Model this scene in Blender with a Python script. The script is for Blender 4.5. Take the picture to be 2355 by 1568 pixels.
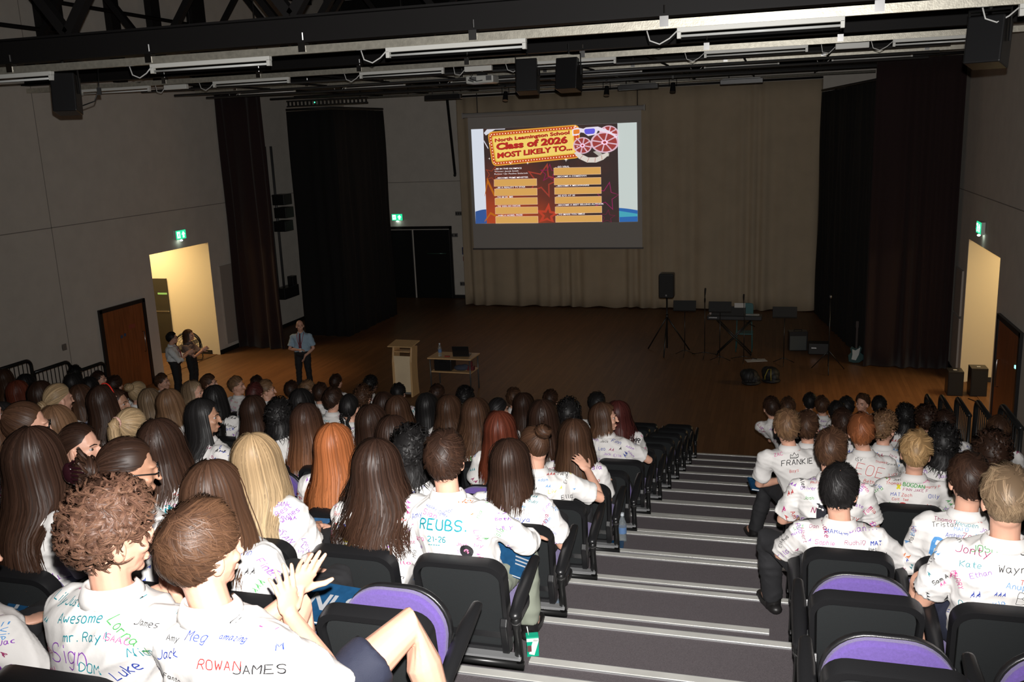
import bpy, bmesh, math, random
import numpy as np
from mathutils import Vector, Matrix
from mathutils.bvhtree import BVHTree

for o in list(bpy.data.objects): bpy.data.objects.remove(o)
SC = bpy.context.scene
COL = SC.collection
PI = math.pi
H = 5.69                                   # eye height above the hall floor

# ---------------------------------------------------------------- camera
YAW, PITCH, ROLL = math.radians(16.2136), math.radians(12.7035), math.radians(-2.3161)
_f0 = Vector((-math.sin(YAW), math.cos(YAW), 0)); _r0 = Vector((math.cos(YAW), math.sin(YAW), 0)); _u0 = Vector((0, 0, 1))
FWD = _f0*math.cos(PITCH) - _u0*math.sin(PITCH)
_up = _u0*math.cos(PITCH) + _f0*math.sin(PITCH)
RIGHT = _r0*math.cos(ROLL) + _up*math.sin(ROLL)
UP = _up*math.cos(ROLL) - _r0*math.sin(ROLL)
cam = bpy.data.cameras.new('camera')
cam.sensor_fit = 'HORIZONTAL'; cam.sensor_width = 36; cam.lens = 2114.9/2355*36
cam.clip_start = .05; cam.clip_end = 100
co = bpy.data.objects.new('camera', cam); COL.objects.link(co)
M = Matrix((RIGHT, UP, -FWD)).transposed().to_4x4(); M.translation = Vector((0, 0, H))
co.matrix_world = M
SC.camera = co
# ---------------------------------------------------------------- world, lights, exposure
SC.view_settings.view_transform = 'Standard'; SC.view_settings.look = 'None'
SC.view_settings.exposure = 0.0; SC.view_settings.gamma = 1.0; SC.view_settings.use_curve_mapping = False
w = bpy.data.worlds.new('world'); SC.world = w; w.use_nodes = True
w.node_tree.nodes['Background'].inputs[0].default_value = (.9, .85, .8, 1)
w.node_tree.nodes['Background'].inputs[1].default_value = .009

def lamp(name, kind, loc, energy, color=(1, 1, 1), aim=None, **kw):
    l = bpy.data.lights.new(name, kind); l.energy = energy; l.color = color
    for k, v in kw.items(): setattr(l, k, v)
    o = bpy.data.objects.new(name, l); COL.objects.link(o); o.location = loc
    if aim is not None:
        o.rotation_euler = (Vector(aim)-Vector(loc)).to_track_quat('-Z', 'Y').to_euler()
    return o
# the camera's own flash, aimed down the hall
lamp('camera_flash', 'SPOT', (.02, .03, H+.14), 3050, (1, .97, .94), aim=(-4.6, 20, 4.6), spot_size=math.radians(98), spot_blend=1.0, shadow_soft_size=.02)
# corridor lamps behind the two openings, the hall's only room light that is on
lamp('corridor_light_left', 'AREA', (-16.6, 20.4, 3.4), 92, (1, .76, .40), aim=(-16.0, 20.5, 0), shape='RECTANGLE', size=1.6, size_y=.8)
lamp('corridor_light_right', 'AREA', (5.6, 19.9, 3.4), 72, (1, .76, .40), aim=(5.2, 19.9, 0), shape='RECTANGLE', size=1.6, size_y=.8)
# two added unseen spots imitating the corridor light spilling across the floor
lamp('floor_spill_helper', 'SPOT', (-12.6, 18.9, 6.4), 850, (1, .60, .27), aim=(-12.3, 19.4, 0), spot_size=math.radians(50), spot_blend=1.0, shadow_soft_size=.15)
lamp('floor_spill_helper', 'SPOT', (2.2, 18.6, 6.4), 520, (1, .60, .27), aim=(2.4, 19.2, 0), spot_size=math.radians(48), spot_blend=1.0, shadow_soft_size=.15)

# ---------------------------------------------------------------- helpers
def tag(o, label=None, cat=None, group=None, kind=None):
    if label: o['label'] = label
    if cat: o['category'] = cat
    if group: o['group'] = group
    if kind: o['kind'] = kind
    return o
def empty(name, loc=(0, 0, 0), rz=0, label=None, cat=None, group=None):
    o = bpy.data.objects.new(name, None); COL.objects.link(o)
    o.empty_display_size = .1; o.location = loc; o.rotation_euler = (0, 0, rz)
    return tag(o, label, cat, group)
def copy_tree(o, parent=None):
    c = o.copy(); COL.objects.link(c); c.parent = parent
    for ch in o.children: copy_tree(ch, c)
    return c

MATS = {}
def mat(name, col, rough=.6, metal=0., bump=0., bs=60., var=0., vs=8., spec=.5, emit=0., stretch=None, sheen=0., coat=0.):
    if name in MATS: return MATS[name]
    m = bpy.data.materials.new(name); m.use_nodes = True; nt = m.node_tree
    p = nt.nodes['Principled BSDF']
    p.inputs['Base Color'].default_value = (*col, 1); p.inputs['Roughness'].default_value = rough
    p.inputs['Metallic'].default_value = metal; p.inputs['Specular IOR Level'].default_value = spec
    if sheen: p.inputs['Sheen Weight'].default_value = sheen
    if coat: p.inputs['Coat Weight'].default_value = coat
    if emit:
        p.inputs['Emission Color'].default_value = (*col, 1); p.inputs['Emission Strength'].default_value = emit
    if bump or var:
        tc = nt.nodes.new('ShaderNodeTexCoord'); mp = nt.nodes.new('ShaderNodeMapping')
        nt.links.new(tc.outputs['Object'], mp.inputs[0])
        if stretch: mp.inputs['Scale'].default_value = stretch
    if bump:
        n = nt.nodes.new('ShaderNodeTexNoise'); n.inputs['Scale'].default_value = bs; n.inputs['Detail'].default_value = 3
        nt.links.new(mp.outputs[0], n.inputs[0])
        b = nt.nodes.new('ShaderNodeBump'); b.inputs['Strength'].default_value = bump; b.inputs['Distance'].default_value = .01
        nt.links.new(n.outputs[0], b.inputs['Height']); nt.links.new(b.outputs[0], p.inputs['Normal'])
    if var:
        n = nt.nodes.new('ShaderNodeTexNoise'); n.inputs['Scale'].default_value = vs; n.inputs['Detail'].default_value = 4
        nt.links.new(mp.outputs[0], n.inputs[0])
        r = nt.nodes.new('ShaderNodeValToRGB'); e = r.color_ramp.elements
        e[0].position = .3; e[1].position = .7
        e[0].color = (*[c*(1-var) for c in col], 1); e[1].color = (*[min(1, c*(1+var)) for c in col], 1)
        nt.links.new(n.outputs[0], r.inputs[0]); nt.links.new(r.outputs[0], p.inputs['Base Color'])
        if emit: nt.links.new(r.outputs[0], p.inputs['Emission Color'])
    MATS[name] = m
    return m

def hair_mat(name, root, tip):
    if 'hair_'+name in MATS: return MATS['hair_'+name]
    m = bpy.data.materials.new('hair_'+name); m.use_nodes = True; nt = m.node_tree; N = nt.nodes; Lk = nt.links
    p = N['Principled BSDF']; p.inputs['Roughness'].default_value = .46; p.inputs['Specular IOR Level'].default_value = .20
    uv = N.new('ShaderNodeUVMap'); uv.uv_map = 'strand'; sx = N.new('ShaderNodeSeparateXYZ'); Lk.new(uv.outputs[0], sx.inputs[0])
    mx = N.new('ShaderNodeMix'); mx.data_type = 'RGBA'; mx.inputs[6].default_value = (*root, 1); mx.inputs[7].default_value = (*tip, 1)
    pw = N.new('ShaderNodeMath'); pw.operation = 'POWER'; pw.inputs[1].default_value = 1.8; Lk.new(sx.outputs[1], pw.inputs[0]); Lk.new(pw.outputs[0], mx.inputs[0])
    ml = N.new('ShaderNodeMath'); ml.operation = 'MULTIPLY_ADD'; ml.inputs[1].default_value = .75; ml.inputs[2].default_value = .62; Lk.new(sx.outputs[0], ml.inputs[0])
    vm = N.new('ShaderNodeVectorMath'); vm.operation = 'SCALE'; Lk.new(mx.outputs[2], vm.inputs[0]); Lk.new(ml.outputs[0], vm.inputs['Scale'])
    Lk.new(vm.outputs[0], p.inputs['Base Color'])
    MATS['hair_'+name] = m
    return m

class MB:
    """collects shapes and links them as ONE mesh object"""
    def __init__(s): s.v = []; s.f = []; s.m = []; s.n = 0; s.cm = 0
    def add(s, V, F):
        V = np.asarray(V, float); b = s.n
        s.v.append(V); s.n += len(V)
        for f in F: s.f.append([i+b for i in f]); s.m.append(s.cm)
        return s
    def mi(s, i): s.cm = i; return s
    def box(s, c, d, rz=0, rx=0, ry=0):
        V = np.array([[x, y, z] for z in (-.5, .5) for y in (-.5, .5) for x in (-.5, .5)])*np.array(d)
        if rz or rx or ry:
            R = np.array(Matrix.Rotation(rz, 3, 'Z') @ Matrix.Rotation(ry, 3, 'Y') @ Matrix.Rotation(rx, 3, 'X')); V = V @ R.T
        return s.add(V+np.array(c), [(0, 2, 3, 1), (4, 5, 7, 6), (0, 1, 5, 4), (2, 6, 7, 3), (0, 4, 6, 2), (1, 3, 7, 5)])
    def prism(s, P, axis, a, b):
        """closed outline P (2D) extruded along axis between a and b"""
        n = len(P); V = []
        for t in (a, b):
            for p in P: q = list(p); q.insert(axis, t); V.append(q)
        F = [(i, (i+1) % n, (i+1) % n+n, i+n) for i in range(n)]+[tuple(range(n))[::-1], tuple(range(n, 2*n))]
        return s.add(V, F)
    def loft(s, rings, caps=True):
        k = len(rings[0]); V = np.concatenate([np.asarray(r, float) for r in rings]); F = []
        for j in range(len(rings)-1):
            for i in range(k): F.append((j*k+i, j*k+(i+1) % k, (j+1)*k+(i+1) % k, (j+1)*k+i))
        if caps: F += [tuple(range(k))[::-1], tuple(range((len(rings)-1)*k, len(rings)*k))]
        return s.add(V, F)
    def tube(s, pts, rad, n=8, round_=False, flat=1.0):
        P = np.asarray(pts, float); R = np.full(len(P), rad, float) if np.isscalar(rad) else np.asarray(rad, float)
        T = np.gradient(P, axis=0); T /= np.linalg.norm(T, axis=1)[:, None]+1e-9
        if round_:
            a, b = P[0], P[-1]
            P = np.concatenate([[a-T[0]*R[0]*c for c in (.98, .8, .45)], P, [b+T[-1]*R[-1]*c for c in (.45, .8, .98)]])
            R = np.concatenate([R[0]*np.array((.2, .6, .89)), R, R[-1]*np.array((.89, .6, .2))])
            T = np.concatenate([[T[0]]*3, T, [T[-1]]*3])
        u = np.cross(T[0], (0, 0, 1.)); 
        if np.linalg.norm(u) < .1: u = np.cross(T[0], (1., 0, 0))
        u /= np.linalg.norm(u); rings = []
        A = np.linspace(0, 2*PI, n, endpoint=False)
        for p, t, r in zip(P, T, R):
            u = u-t*u.dot(t); u /= np.linalg.norm(u)+1e-9; w_ = np.cross(t, u)
            rings.append(p+np.outer(np.cos(A)*r, u)+np.outer(np.sin(A)*r*flat, w_))
        return s.loft(rings)
    def ell(s, c, r, R=None, nu=14, nv=9):
        V = []; A = np.linspace(0, 2*PI, nu, endpoint=False)
        B = np.linspace(-PI/2, PI/2, nv+2)[1:-1]
        rings = [np.stack([np.cos(A)*math.cos(b), np.sin(A)*math.cos(b), np.full(nu, math.sin(b))], 1) for b in B]
        V = np.concatenate(rings+[np.array([[0, 0, -1.], [0, 0, 1.]])])*np.array(r)
        if R is not None: V = V @ np.array(R).T
        F = [(j*nu+i, j*nu+(i+1) % nu, (j+1)*nu+(i+1) % nu, (j+1)*nu+i) for j in range(nv-1) for i in range(nu)]
        F += [(nv*nu, (i+1) % nu, i) for i in range(nu)]+[(nv*nu+1, (nv-1)*nu+i, (nv-1)*nu+(i+1) % nu) for i in range(nu)]
        return s.add(V+np.array(c), F)
    def mesh(s, name, mats, smooth):
        me = bpy.data.meshes.new(name)
        me.from_pydata(np.concatenate(s.v).tolist(), [], s.f)
        for m in (mats if isinstance(mats, (list, tuple)) else [mats]): me.materials.append(m)
        me.polygons.foreach_set('material_index', s.m)
        if smooth:
            me.shade_smooth()
            if smooth is not True: me.set_sharp_from_angle(angle=math.radians(smooth))
        me.update(); return me
    def build(s, name, mats, parent=None, smooth=False, bevel=0, loc=None):
        o = bpy.data.objects.new(name, s.mesh(name, mats, smooth)); COL.objects.link(o); o.parent = parent
        if loc: o.location = loc
        if bevel:
            b = o.modifiers.new('bevel', 'BEVEL'); b.width = bevel; b.segments = 2; b.limit_method = 'ANGLE'
        return o
def struct(name, mb, m, **k): return tag(mb.build(name, m, **k), kind='structure')

# ---------------------------------------------------------------- materials
wall_m = mat('wall_paint', (.68, .63, .56), .85, bump=.05, bs=300, var=.04, vs=3)
dark_m = mat('black_steel', (.014, .013, .013), .55)
blk_plastic = mat('black_plastic', (.012, .012, .013), .32, bump=.08, bs=400)
seat_cloth = mat('black_cloth', (.008, .010, .011), .9, bump=.3, bs=500)
purple_m = mat('purple_upholstery', (.105, .062, .26), .95, bump=.4, bs=600, var=.10, vs=120, sheen=.3)
alu_m = mat('aluminium', (.72, .73, .74), .3, .75, bump=.03, bs=200)
alu_top = mat('nosing_white', (.78, .77, .72), .33, .35, var=.08, vs=5)
galv_m = mat('galvanised_rail', (.60, .57, .48), .42, .6, bump=.1, bs=60, var=.15, vs=20)
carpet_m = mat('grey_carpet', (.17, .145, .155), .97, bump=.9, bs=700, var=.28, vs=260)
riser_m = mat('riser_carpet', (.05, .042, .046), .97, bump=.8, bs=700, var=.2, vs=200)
white_pl = mat('white_plastic', (.75, .75, .73), .35)
black_paint = mat('black_painted_metal', (.01, .01, .01), .35)
skirt_m = mat('skirting', (.01, .01, .01), .5)
door_m = mat('door_veneer', (.30, .095, .028), .42, var=.25, vs=3, stretch=(6, 6, .5))
frame_m = mat('door_frame_dark', (.012, .010, .010), .4)
steel_m = mat('steel', (.5, .5, .5), .25, 1)
chrome_m = mat('chrome', (.8, .8, .8), .12, 1)
red_curt = mat('dark_red_velvet', (.012, .0018, .002), .9, bump=.2, bs=200, sheen=.1)
blk_curt = mat('black_serge', (.003, .003, .003), .95)
beige_curt = mat('beige_curtain', (.47, .375, .26), .9, bump=.1, bs=300, var=.05, vs=2)
beech_m = mat('beech', (.66, .42, .20), .4, var=.12, vs=4, stretch=(8, 8, .6))
def floor_mat():
    m = bpy.data.materials.new('wood_floor'); m.use_nodes = True; nt = m.node_tree; N = nt.nodes; Lk = nt.links; p = N['Principled BSDF']
    tc = N.new('ShaderNodeTexCoord'); mp = N.new('ShaderNodeMapping'); Lk.new(tc.outputs['Object'], mp.inputs[0])
    mp.inputs['Rotation'].default_value = (0, 0, PI/2)
    br = N.new('ShaderNodeTexBrick'); br.inputs['Scale'].default_value = 1; br.inputs['Brick Width'].default_value = 1.6; br.inputs['Row Height'].default_value = .09
    br.inputs['Mortar Size'].default_value = .0015; br.inputs['Color1'].default_value = (.20, .095, .04, 1); br.inputs['Color2'].default_value = (.155, .072, .03, 1); br.inputs['Mortar'].default_value = (.07, .03, .01, 1)
    Lk.new(mp.outputs[0], br.inputs[0]); n = N.new('ShaderNodeTexNoise'); n.inputs['Scale'].default_value = 14; n.inputs['Detail'].default_value = 5
    m2 = N.new('ShaderNodeMapping'); m2.inputs['Scale'].default_value = (1, .08, 1); Lk.new(tc.outputs['Object'], m2.inputs[0]); Lk.new(m2.outputs[0], n.inputs[0])
    mx = N.new('ShaderNodeMix'); mx.data_type = 'RGBA'; mx.blend_type = 'MULTIPLY'; mx.inputs[0].default_value = .35
    Lk.new(br.outputs[0], mx.inputs[6]); Lk.new(n.outputs[0], mx.inputs[7]); Lk.new(mx.outputs[2], p.inputs['Base Color'])
    p.inputs['Roughness'].default_value = .5; p.inputs['Specular IOR Level'].default_value = .3
    return m
floor_m = floor_mat()
# ---------------------------------------------------------------- the hall
XL, XR, YB = -14.8, 3.96, 30.8
YO0, YO1, ZO = 19.26, 21.75, 3.13      # opening to the left corridor
RO0, RO1 = 18.42, 21.35                # opening to the right corridor
struct('floor', MB().box((-5.5, 16, -.05), (32, 34, .1)), floor_m)
m = MB()                                # left wall in one mesh with the opening left free
T = .25
m.box((XL-T/2, (YO0-4)/2, 5.2), (T, YO0+4, 10.4)); m.box((XL-T/2, (YO0+YO1)/2, (ZO+10.4)/2), (T, YO1-YO0, 10.4-ZO)); m.box((XL-T/2, (YO1+31.2)/2, 5.2), (T, 31.2-YO1, 10.4))
m.mi(1)
for z in (4.12, 7.12): m.box((XL+.001, 13.3, z), (.006, 34.5, .018))
for y in (16.2, 12.0): m.box((XL+.001, y, 5.2), (.006, .014, 10.3))
struct('wall_left', m, [wall_m, mat('wall_joint', (.28, .25, .22), .9)])
m = MB()
m.box((XR+T/2, (RO0-4)/2, 5.2), (T, RO0+4, 10.4)); m.box((XR+T/2, (RO0+RO1)/2, (ZO+10.4)/2), (T, RO1-RO0, 10.4-ZO)); m.box((XR+T/2, (RO1+31.2)/2, 5.2), (T, 31.2-RO1, 10.4))
m.mi(1).box((XR-.001, 13.3, 4.1), (.006, 34.5, .018))
struct('wall_right', m, [wall_m, MATS['wall_joint']])
tag(MB().box((-5.4, YB-.25, 8.9), (18.7, .04, 2.9)).build('darkening_sheet', blk_curt), 'black cloth border high across the back wall', 'curtain')  # black sheet added so the wall between the trusses stays dark
m = MB().box((-5.4, YB+.15, 5.2), (19.5, .3, 10.4)); m.mi(1).box((-11.6, YB-.004, 4.15), (5.6, .012, .02))
struct('wall_back', m, [wall_m, MATS['wall_joint']])
struct('wall_rear', MB().box((-5.4, -4.2, 5.2), (19.5, .3, 10.4)), wall_m)
struct('ceiling', MB().box((-5.4, 13.5, 10.5), (19.6, 35.6, .2)), mat('black_ceiling', (.01, .01, .01), .9))
# corridors
wm2 = mat('corridor_paint', (.72, .62, .44), .8)
m = MB().box((-18.3, YO1+.097, 1.9), (6.99, .2, 3.8)); m.box((-18.4, YO0-.1, 1.9), (6.7, .2, 3.8)); m.box((-21.8, 20.5, 1.9), (.2, 2.9, 3.8))
struct('wall_corridor_left', m, wm2)
struct('ceiling', MB().box((-18.4, 20.5, 3.6), (6.8, 2.9, .1)), wm2)
m = MB().box((7.18, RO1+.097, 1.9), (6.43, .2, 3.8)); m.box((7.3, RO0-.1, 1.9), (6.2, .2, 3.8)); m.box((10.4, 19.9, 1.9), (.2, 3.3, 3.8))
struct('wall_corridor_right', m, wm2)
struct('ceiling', MB().box((7.3, 19.9, 3.6), (6.3, 3.3, .1)), wm2)
struct('floor', MB().box((-18.4, 20.5, -.04), (7, 2.5, .1)), floor_m)
struct('floor', MB().box((7.2, 19.9, -.04), (6.2, 2.9, .1)), floor_m)
m = MB().box((XL+.008, (YO1+31)/2, .06), (.016, 31-YO1, .12)); m.box((XL+.008, 9, .06), (.016, 2*(YO0-9.0), .12))
m.box((-18.4, YO1-.008, .06), (6.7, .016, .12)); struct('baseboard_left', m, skirt_m)
m = MB().box((XR-.008, (RO1+31)/2, .06), (.016, 31-RO1, .12)); m.box((7.3, RO1-.008, .06), (6.2, .016, .12)); struct('baseboard_right', m, skirt_m)
struct('baseboard_back', MB().box((-11.0, YB-.01, .06), (2.0, .02, .12)), skirt_m)

def handle(o, x, y, z, d):
    MB().tube([(x, y, z), (x+.05*d, y, z), (x+.05*d, y, z+.5), (x, y, z+.5)], .011).build('door_handle', steel_m, o, smooth=True)
# left wooden door with frame
d = MB().box((XL+.012, (17.3+18.72)/2, 1.02), (.045, 1.42, 2.04)); d = d.build('door_1', door_m, bevel=.004); tag(d, kind='structure')
f = MB()
for y in (17.25, 18.77): f.box((XL+.025, y, 1.06), (.06, .09, 2.13))
f.box((XL+.025, 18.01, 2.09), (.06, 1.6, .09)); f.build('door_frame', frame_m, d)
MB().box((XL+.038, 18.25, 1.55), (.004, .22, .1)).build('door_sign', mat('red_notice', (.35, .08, .05), .5), d)
MB().box((XL+.038, 17.85, 1.38), (.004, .07, .07)).box((XL+.038, 17.97, 1.4), (.004, .07, .07)).build('door_sign', mat('blue_notice', (.05, .10, .2), .5), d)
handle(d, XL+.034, 18.6, .85, 1)
# right wooden door
d = MB().box((XR-.012, 17.25, 1.05), (.045, 1.5, 2.1)); d = d.build('door_2', door_m, bevel=.004); tag(d, kind='structure')
f = MB()
for y in (16.45, 18.05): f.box((XR-.025, y, 1.08), (.06, .09, 2.17))
f.box((XR-.025, 17.25, 2.13), (.06, 1.7, .09)); f.build('door_frame', frame_m, d)
handle(d, XR-.034, 17.7, .9, -1)
MB().box((XR-.04, 16.6, 1.55), (.02, .06, .05)).build('magnet_light', mat('cyan_led', (.2, .9, .9), .4, emit=3), d)
# black double door in the back wall
d = MB().box((-13.2, YB-.02, 1.23), (1.36, .05, 2.46)).box((-11.78, YB-.02, 1.23), (1.36, .05, 2.46)).build('door_3', mat('black_door', (.008, .009, .009), .35), bevel=.006); tag(d, kind='structure')
f = MB()
for x in (-13.93, -11.05): f.box((x, YB-.03, 1.28), (.08, .08, 2.6))
f.box((-12.49, YB-.03, 2.54), (2.96, .08, .1)); f.build('door_frame', frame_m, d)
MB().tube([(-11.95, YB-.05, 1.62), (-11.95, YB-.1, 1.62), (-11.25, YB-.1, 1.62), (-11.25, YB-.05, 1.62)], .016).build('push_bar', mat('dull_green_metal', (.1, .2, .16), .3, .6), d, smooth=True)
# dark glazed door in the left corridor
d = MB().box((-17.05, YO1-.03, 1.07), (1.6, .05, 2.14)).build('door_4', mat('dark_door', (.035, .03, .02), .35)); tag(d, kind='structure')
MB().box((-16.4, YO1-.06, 1.72), (.3, .01, .05)).build('door_sign', mat('green_notice', (.25, .55, .2), .5), d)
MB().box((-16.9, YO1-.06, 1.22), (1.3, .03, .035)).build('push_bar', steel_m, d)
# pale panels by the openings
m = MB().box((XL+.02, 22.45, 1.32), (.04, .7, 2.2)); tag(m.build('wall_panel', mat('panel_grey', (.40, .36, .32), .7), bevel=.004), 'pale flat access panel on left wall beside the lit opening', 'panel')
m = MB().box((XR-.02, 22.0, 1.9), (.04, .75, 1.0)).box((XR-.02, 22.0, .75), (.04, .75, 1.2)); tag(m.build('wall_panel', MATS['panel_grey'], bevel=.004), 'pale grey access panels on right wall beside the lit opening', 'panel')

# exit signs
green = mat('exit_green', (.02, .62, .28), .4, emit=1.3); whit = mat('exit_white', (.75, 1, .85), .4, emit=2.6)
def exit_sign(loc, rz, label):
    o = empty('exit_sign', loc, rz, label, 'sign', 'emergency exit signs')
    MB().box((0, 0, 0), (.42, .07, .24)).build('housing', mat('sign_white', (.6, .7, .65), .4), o)
    MB().box((0, -.04, 0), (.40, .012, .22)).build('green_panel', green, o)
    p = MB()                                                          # door with running figure, and an arrow
    p.prism([(-.17, -.08), (-.05, -.08), (-.05, .08), (-.17, .08)], 1, -.052, -.048)
    p.prism([(.09, .08), (.02, 0), (.06, 0), (.06, -.08), (.12, -.08), (.12, 0), (.16, 0)], 1, -.052, -.048)
    p.build('pictogram', whit, o)
    r = MB(); r.ell((-.10, -.055, .055), (.014, .006, .014), nu=8, nv=5)
    r.tube([(-.105, -.056, .035), (-.115, -.056, -.005)], .012, 6).tube([(-.115, -.056, -.005), (-.09, -.056, -.035), (-.10, -.056, -.07)], .009, 6).tube([(-.115, -.056, -.005), (-.14, -.056, -.03), (-.16, -.056, -.03)], .009, 6).tube([(-.14, -.056, .0), (-.105, -.056, .03), (-.075, -.056, .01)], .007, 6)
    r.build('running_figure', green, o)
    MB().ell((0, -.03, -.15), (.05, .03, .02), nu=10, nv=5).build('downlight', mat('led_white', (.8, 1, .9), .4, emit=9), o)
    c, s_ = math.cos(rz), math.sin(rz)
    lamp('exit_sign_downlight', 'SPOT', (loc[0]+s_*.06, loc[1]-c*.06, loc[2]-.17), 2.2, (.8, 1, .9), aim=(loc[0]+s_*.03, loc[1]-c*.03, loc[2]-3), spot_size=1.3, spot_blend=1, shadow_soft_size=.02)
exit_sign((XL+.06, 20.47, 3.49), PI/2, 'green running-man exit sign on left wall above the lit opening')
exit_sign((-13.02, YB-.06, 2.93), 0, 'green exit sign above the black double doors at the back')
exit_sign((XR-.06, 19.95, 3.52), -PI/2, 'green exit sign on right wall above the lit opening')

# sockets and notices
def plate(loc, d, label, col, cat='switch plate', name='socket_plate', grp=None):
    o = empty(name, loc, 0, label, cat, grp)
    MB().box((0, 0, 0), d).build('plate', mat('plate_'+str(col), col, .4), o, bevel=.003)
    q = MB(); n = 3 if d[0] > .2 else 1
    for i in range(n): q.box(((i-(n-1)/2)*d[0]/n, -d[1]/2-.002, 0), (d[0]/n*.6, .006, d[2]*.55))
    q.build('rocker', mat('rocker_dark', (.05, .05, .05), .4), o)
for x, z, t in ((-10.72, 3.02, 'left plate of the pair above the stage left notices'), (-10.25, 3.03, 'right plate of the pair above the stage left notices'), (-10.63, .52, 'left plate of the low pair near the skirting'), (-10.22, .52, 'right plate of the low pair near the skirting')):
    plate((x, YB-.01, z), (.34 if z < 1 else .24, .02, .14), 'small socket plate on back wall, '+t, (.16, .15, .14), grp='socket plates on the back wall')
plate((-11.0, YB-.01, 2.26), (.42, .02, .14), 'grey wall switch strip beside the black double doors', (.22, .21, .2))
plate((-10.55, YB-.01, 1.7), (.22, .02, .26), 'blue notice plate on the back wall above a small red one', (.03, .04, .16), 'notice', 'wall_notice')
plate((-10.55, YB-.01, 1.42), (.18, .02, .16), 'small red call point under the blue notice on back wall', (.3, .02, .02), 'call point', 'call_point')
plate((XL+.01, 16.05, 1.55), (.02, .12, .14), 'small switch on left wall beside the wooden door', (.2, .18, .16))

# vertical conduit and pipes on the back and left walls
tag(MB().tube([(-10.9, YB-.08, 7.0), (-10.75, YB-.08, 4.4), (-10.72, YB-.2, 4.35)], .05).build('conduit', dark_m, smooth=True), 'dark vertical pipe on the back wall left of beige curtain', 'pipe')
o = empty('wall_hoist', (XL, 25.2, 0), 0, 'dark hoist box with rods on the left stage wall between the curtains', 'hoist')
for y in (-.25, .1): MB().tube([(.12, y, 1.2), (.12, y, 5.6)], .04).build('rod', mat('grey_steel', (.09, .09, .09), .4, .4), o, smooth=True)
MB().box((.2, .15, 1.15), (.32, .9, .35)).box((.2, .5, 1.45), (.2, .25, .3)).build('motor_box', black_paint, o, bevel=.01)
m = MB()
for i, (y, z) in enumerate(((.2, 3.2), (.3, 3.6), (.25, 4.0))): m.box((.25, y, z), (.4, .5, .32))
m.build('bracket', black_paint, o, bevel=.01)

# ---------------------------------------------------------------- curtains
def curtain(name, pts, z0, z1, mt, label, amp=.09, wl=.42, seed=0, cat='curtain', sag=0, hem=0):
    rng = random.Random(seed); P = [np.array(p, float) for p in pts]; out = []
    for a, b in zip(P[:-1], P[1:]):
        L = np.linalg.norm(b-a); n = max(4, int(L/wl*8)); t = (b-a)/L; nn = np.array((t[1], -t[0]))
        for i in range(n): out.append((a+t*L*i/n, nn))
    out.append((P[-1], nn)); ph = 0; rows = []
    prof = []
    for i in range(len(out)):
        ph += 2*PI/8*(1+.45*math.sin(i*.13+seed)+.25*math.sin(i*.41+seed*2)); prof.append(math.sin(ph)*(.75+.4*math.sin(i*.21+seed)))
    Z = np.linspace(z1, z0, 14); V = []
    for j, z in enumerate(Z):
        k = .35+.65*j/(len(Z)-1)
        for i, (p, nn) in enumerate(out):
            q = p+nn*prof[i]*amp*k+nn*.02*math.sin(j*.7+i*.2)
            V.append((q[0], q[1], z+(hem*math.sin(i*.35+seed) if j == len(Z)-1 else 0)))
    n = len(out); F = [(j*n+i, j*n+i+1, (j+1)*n+i+1, (j+1)*n+i) for j in range(len(Z)-1) for i in range(n-1)]
    o = empty(name, (P[0][0], P[0][1], 0), 0, label, cat)
    V = np.array(V)-np.array((P[0][0], P[0][1], 0))
    c = MB().add(V, F).build('drape', mt, o, smooth=True); so = c.modifiers.new('thickness', 'SOLIDIFY'); so.thickness = .006
    h = MB(); zz = z1+.05
    h.tube([(p[0]-P[0][0], p[1]-P[0][1], zz) for p in P], .03, 8)
    h.build('curtain_rail', dark_m, o, smooth=True)
    return o
curtain('stage_backdrop_curtain', [(-10.12, 29.42), (1.25, 29.12)], .03, 6.88, beige_curt, 'wide beige pleated curtain across the back of the stage', .085, .5, 1, hem=.02)
curtain('proscenium_curtain', [(-14.72, 22.7), (-13.25, 22.55)], .02, 7.06, red_curt, 'dark red velvet curtain gathered by the left wall', .1, .3, 2)
curtain('proscenium_curtain', [(2.08, 22.5), (3.88, 22.35)], .02, 6.95, red_curt, 'dark red velvet curtain gathered by the right wall', .1, .3, 3)
curtain('masking_curtain', [(-13.49, 24.29), (-12.04, 24.27), (-11.95, 27.6)], .02, 6.55, blk_curt, 'black masking curtain on the left of the stage', .05, .4, 4)
curtain('masking_curtain', [(1.22, 28.9), (2.15, 22.75)], .02, 6.5, blk_curt, 'black masking curtain on the right of the stage', .05, .4, 5)

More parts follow.
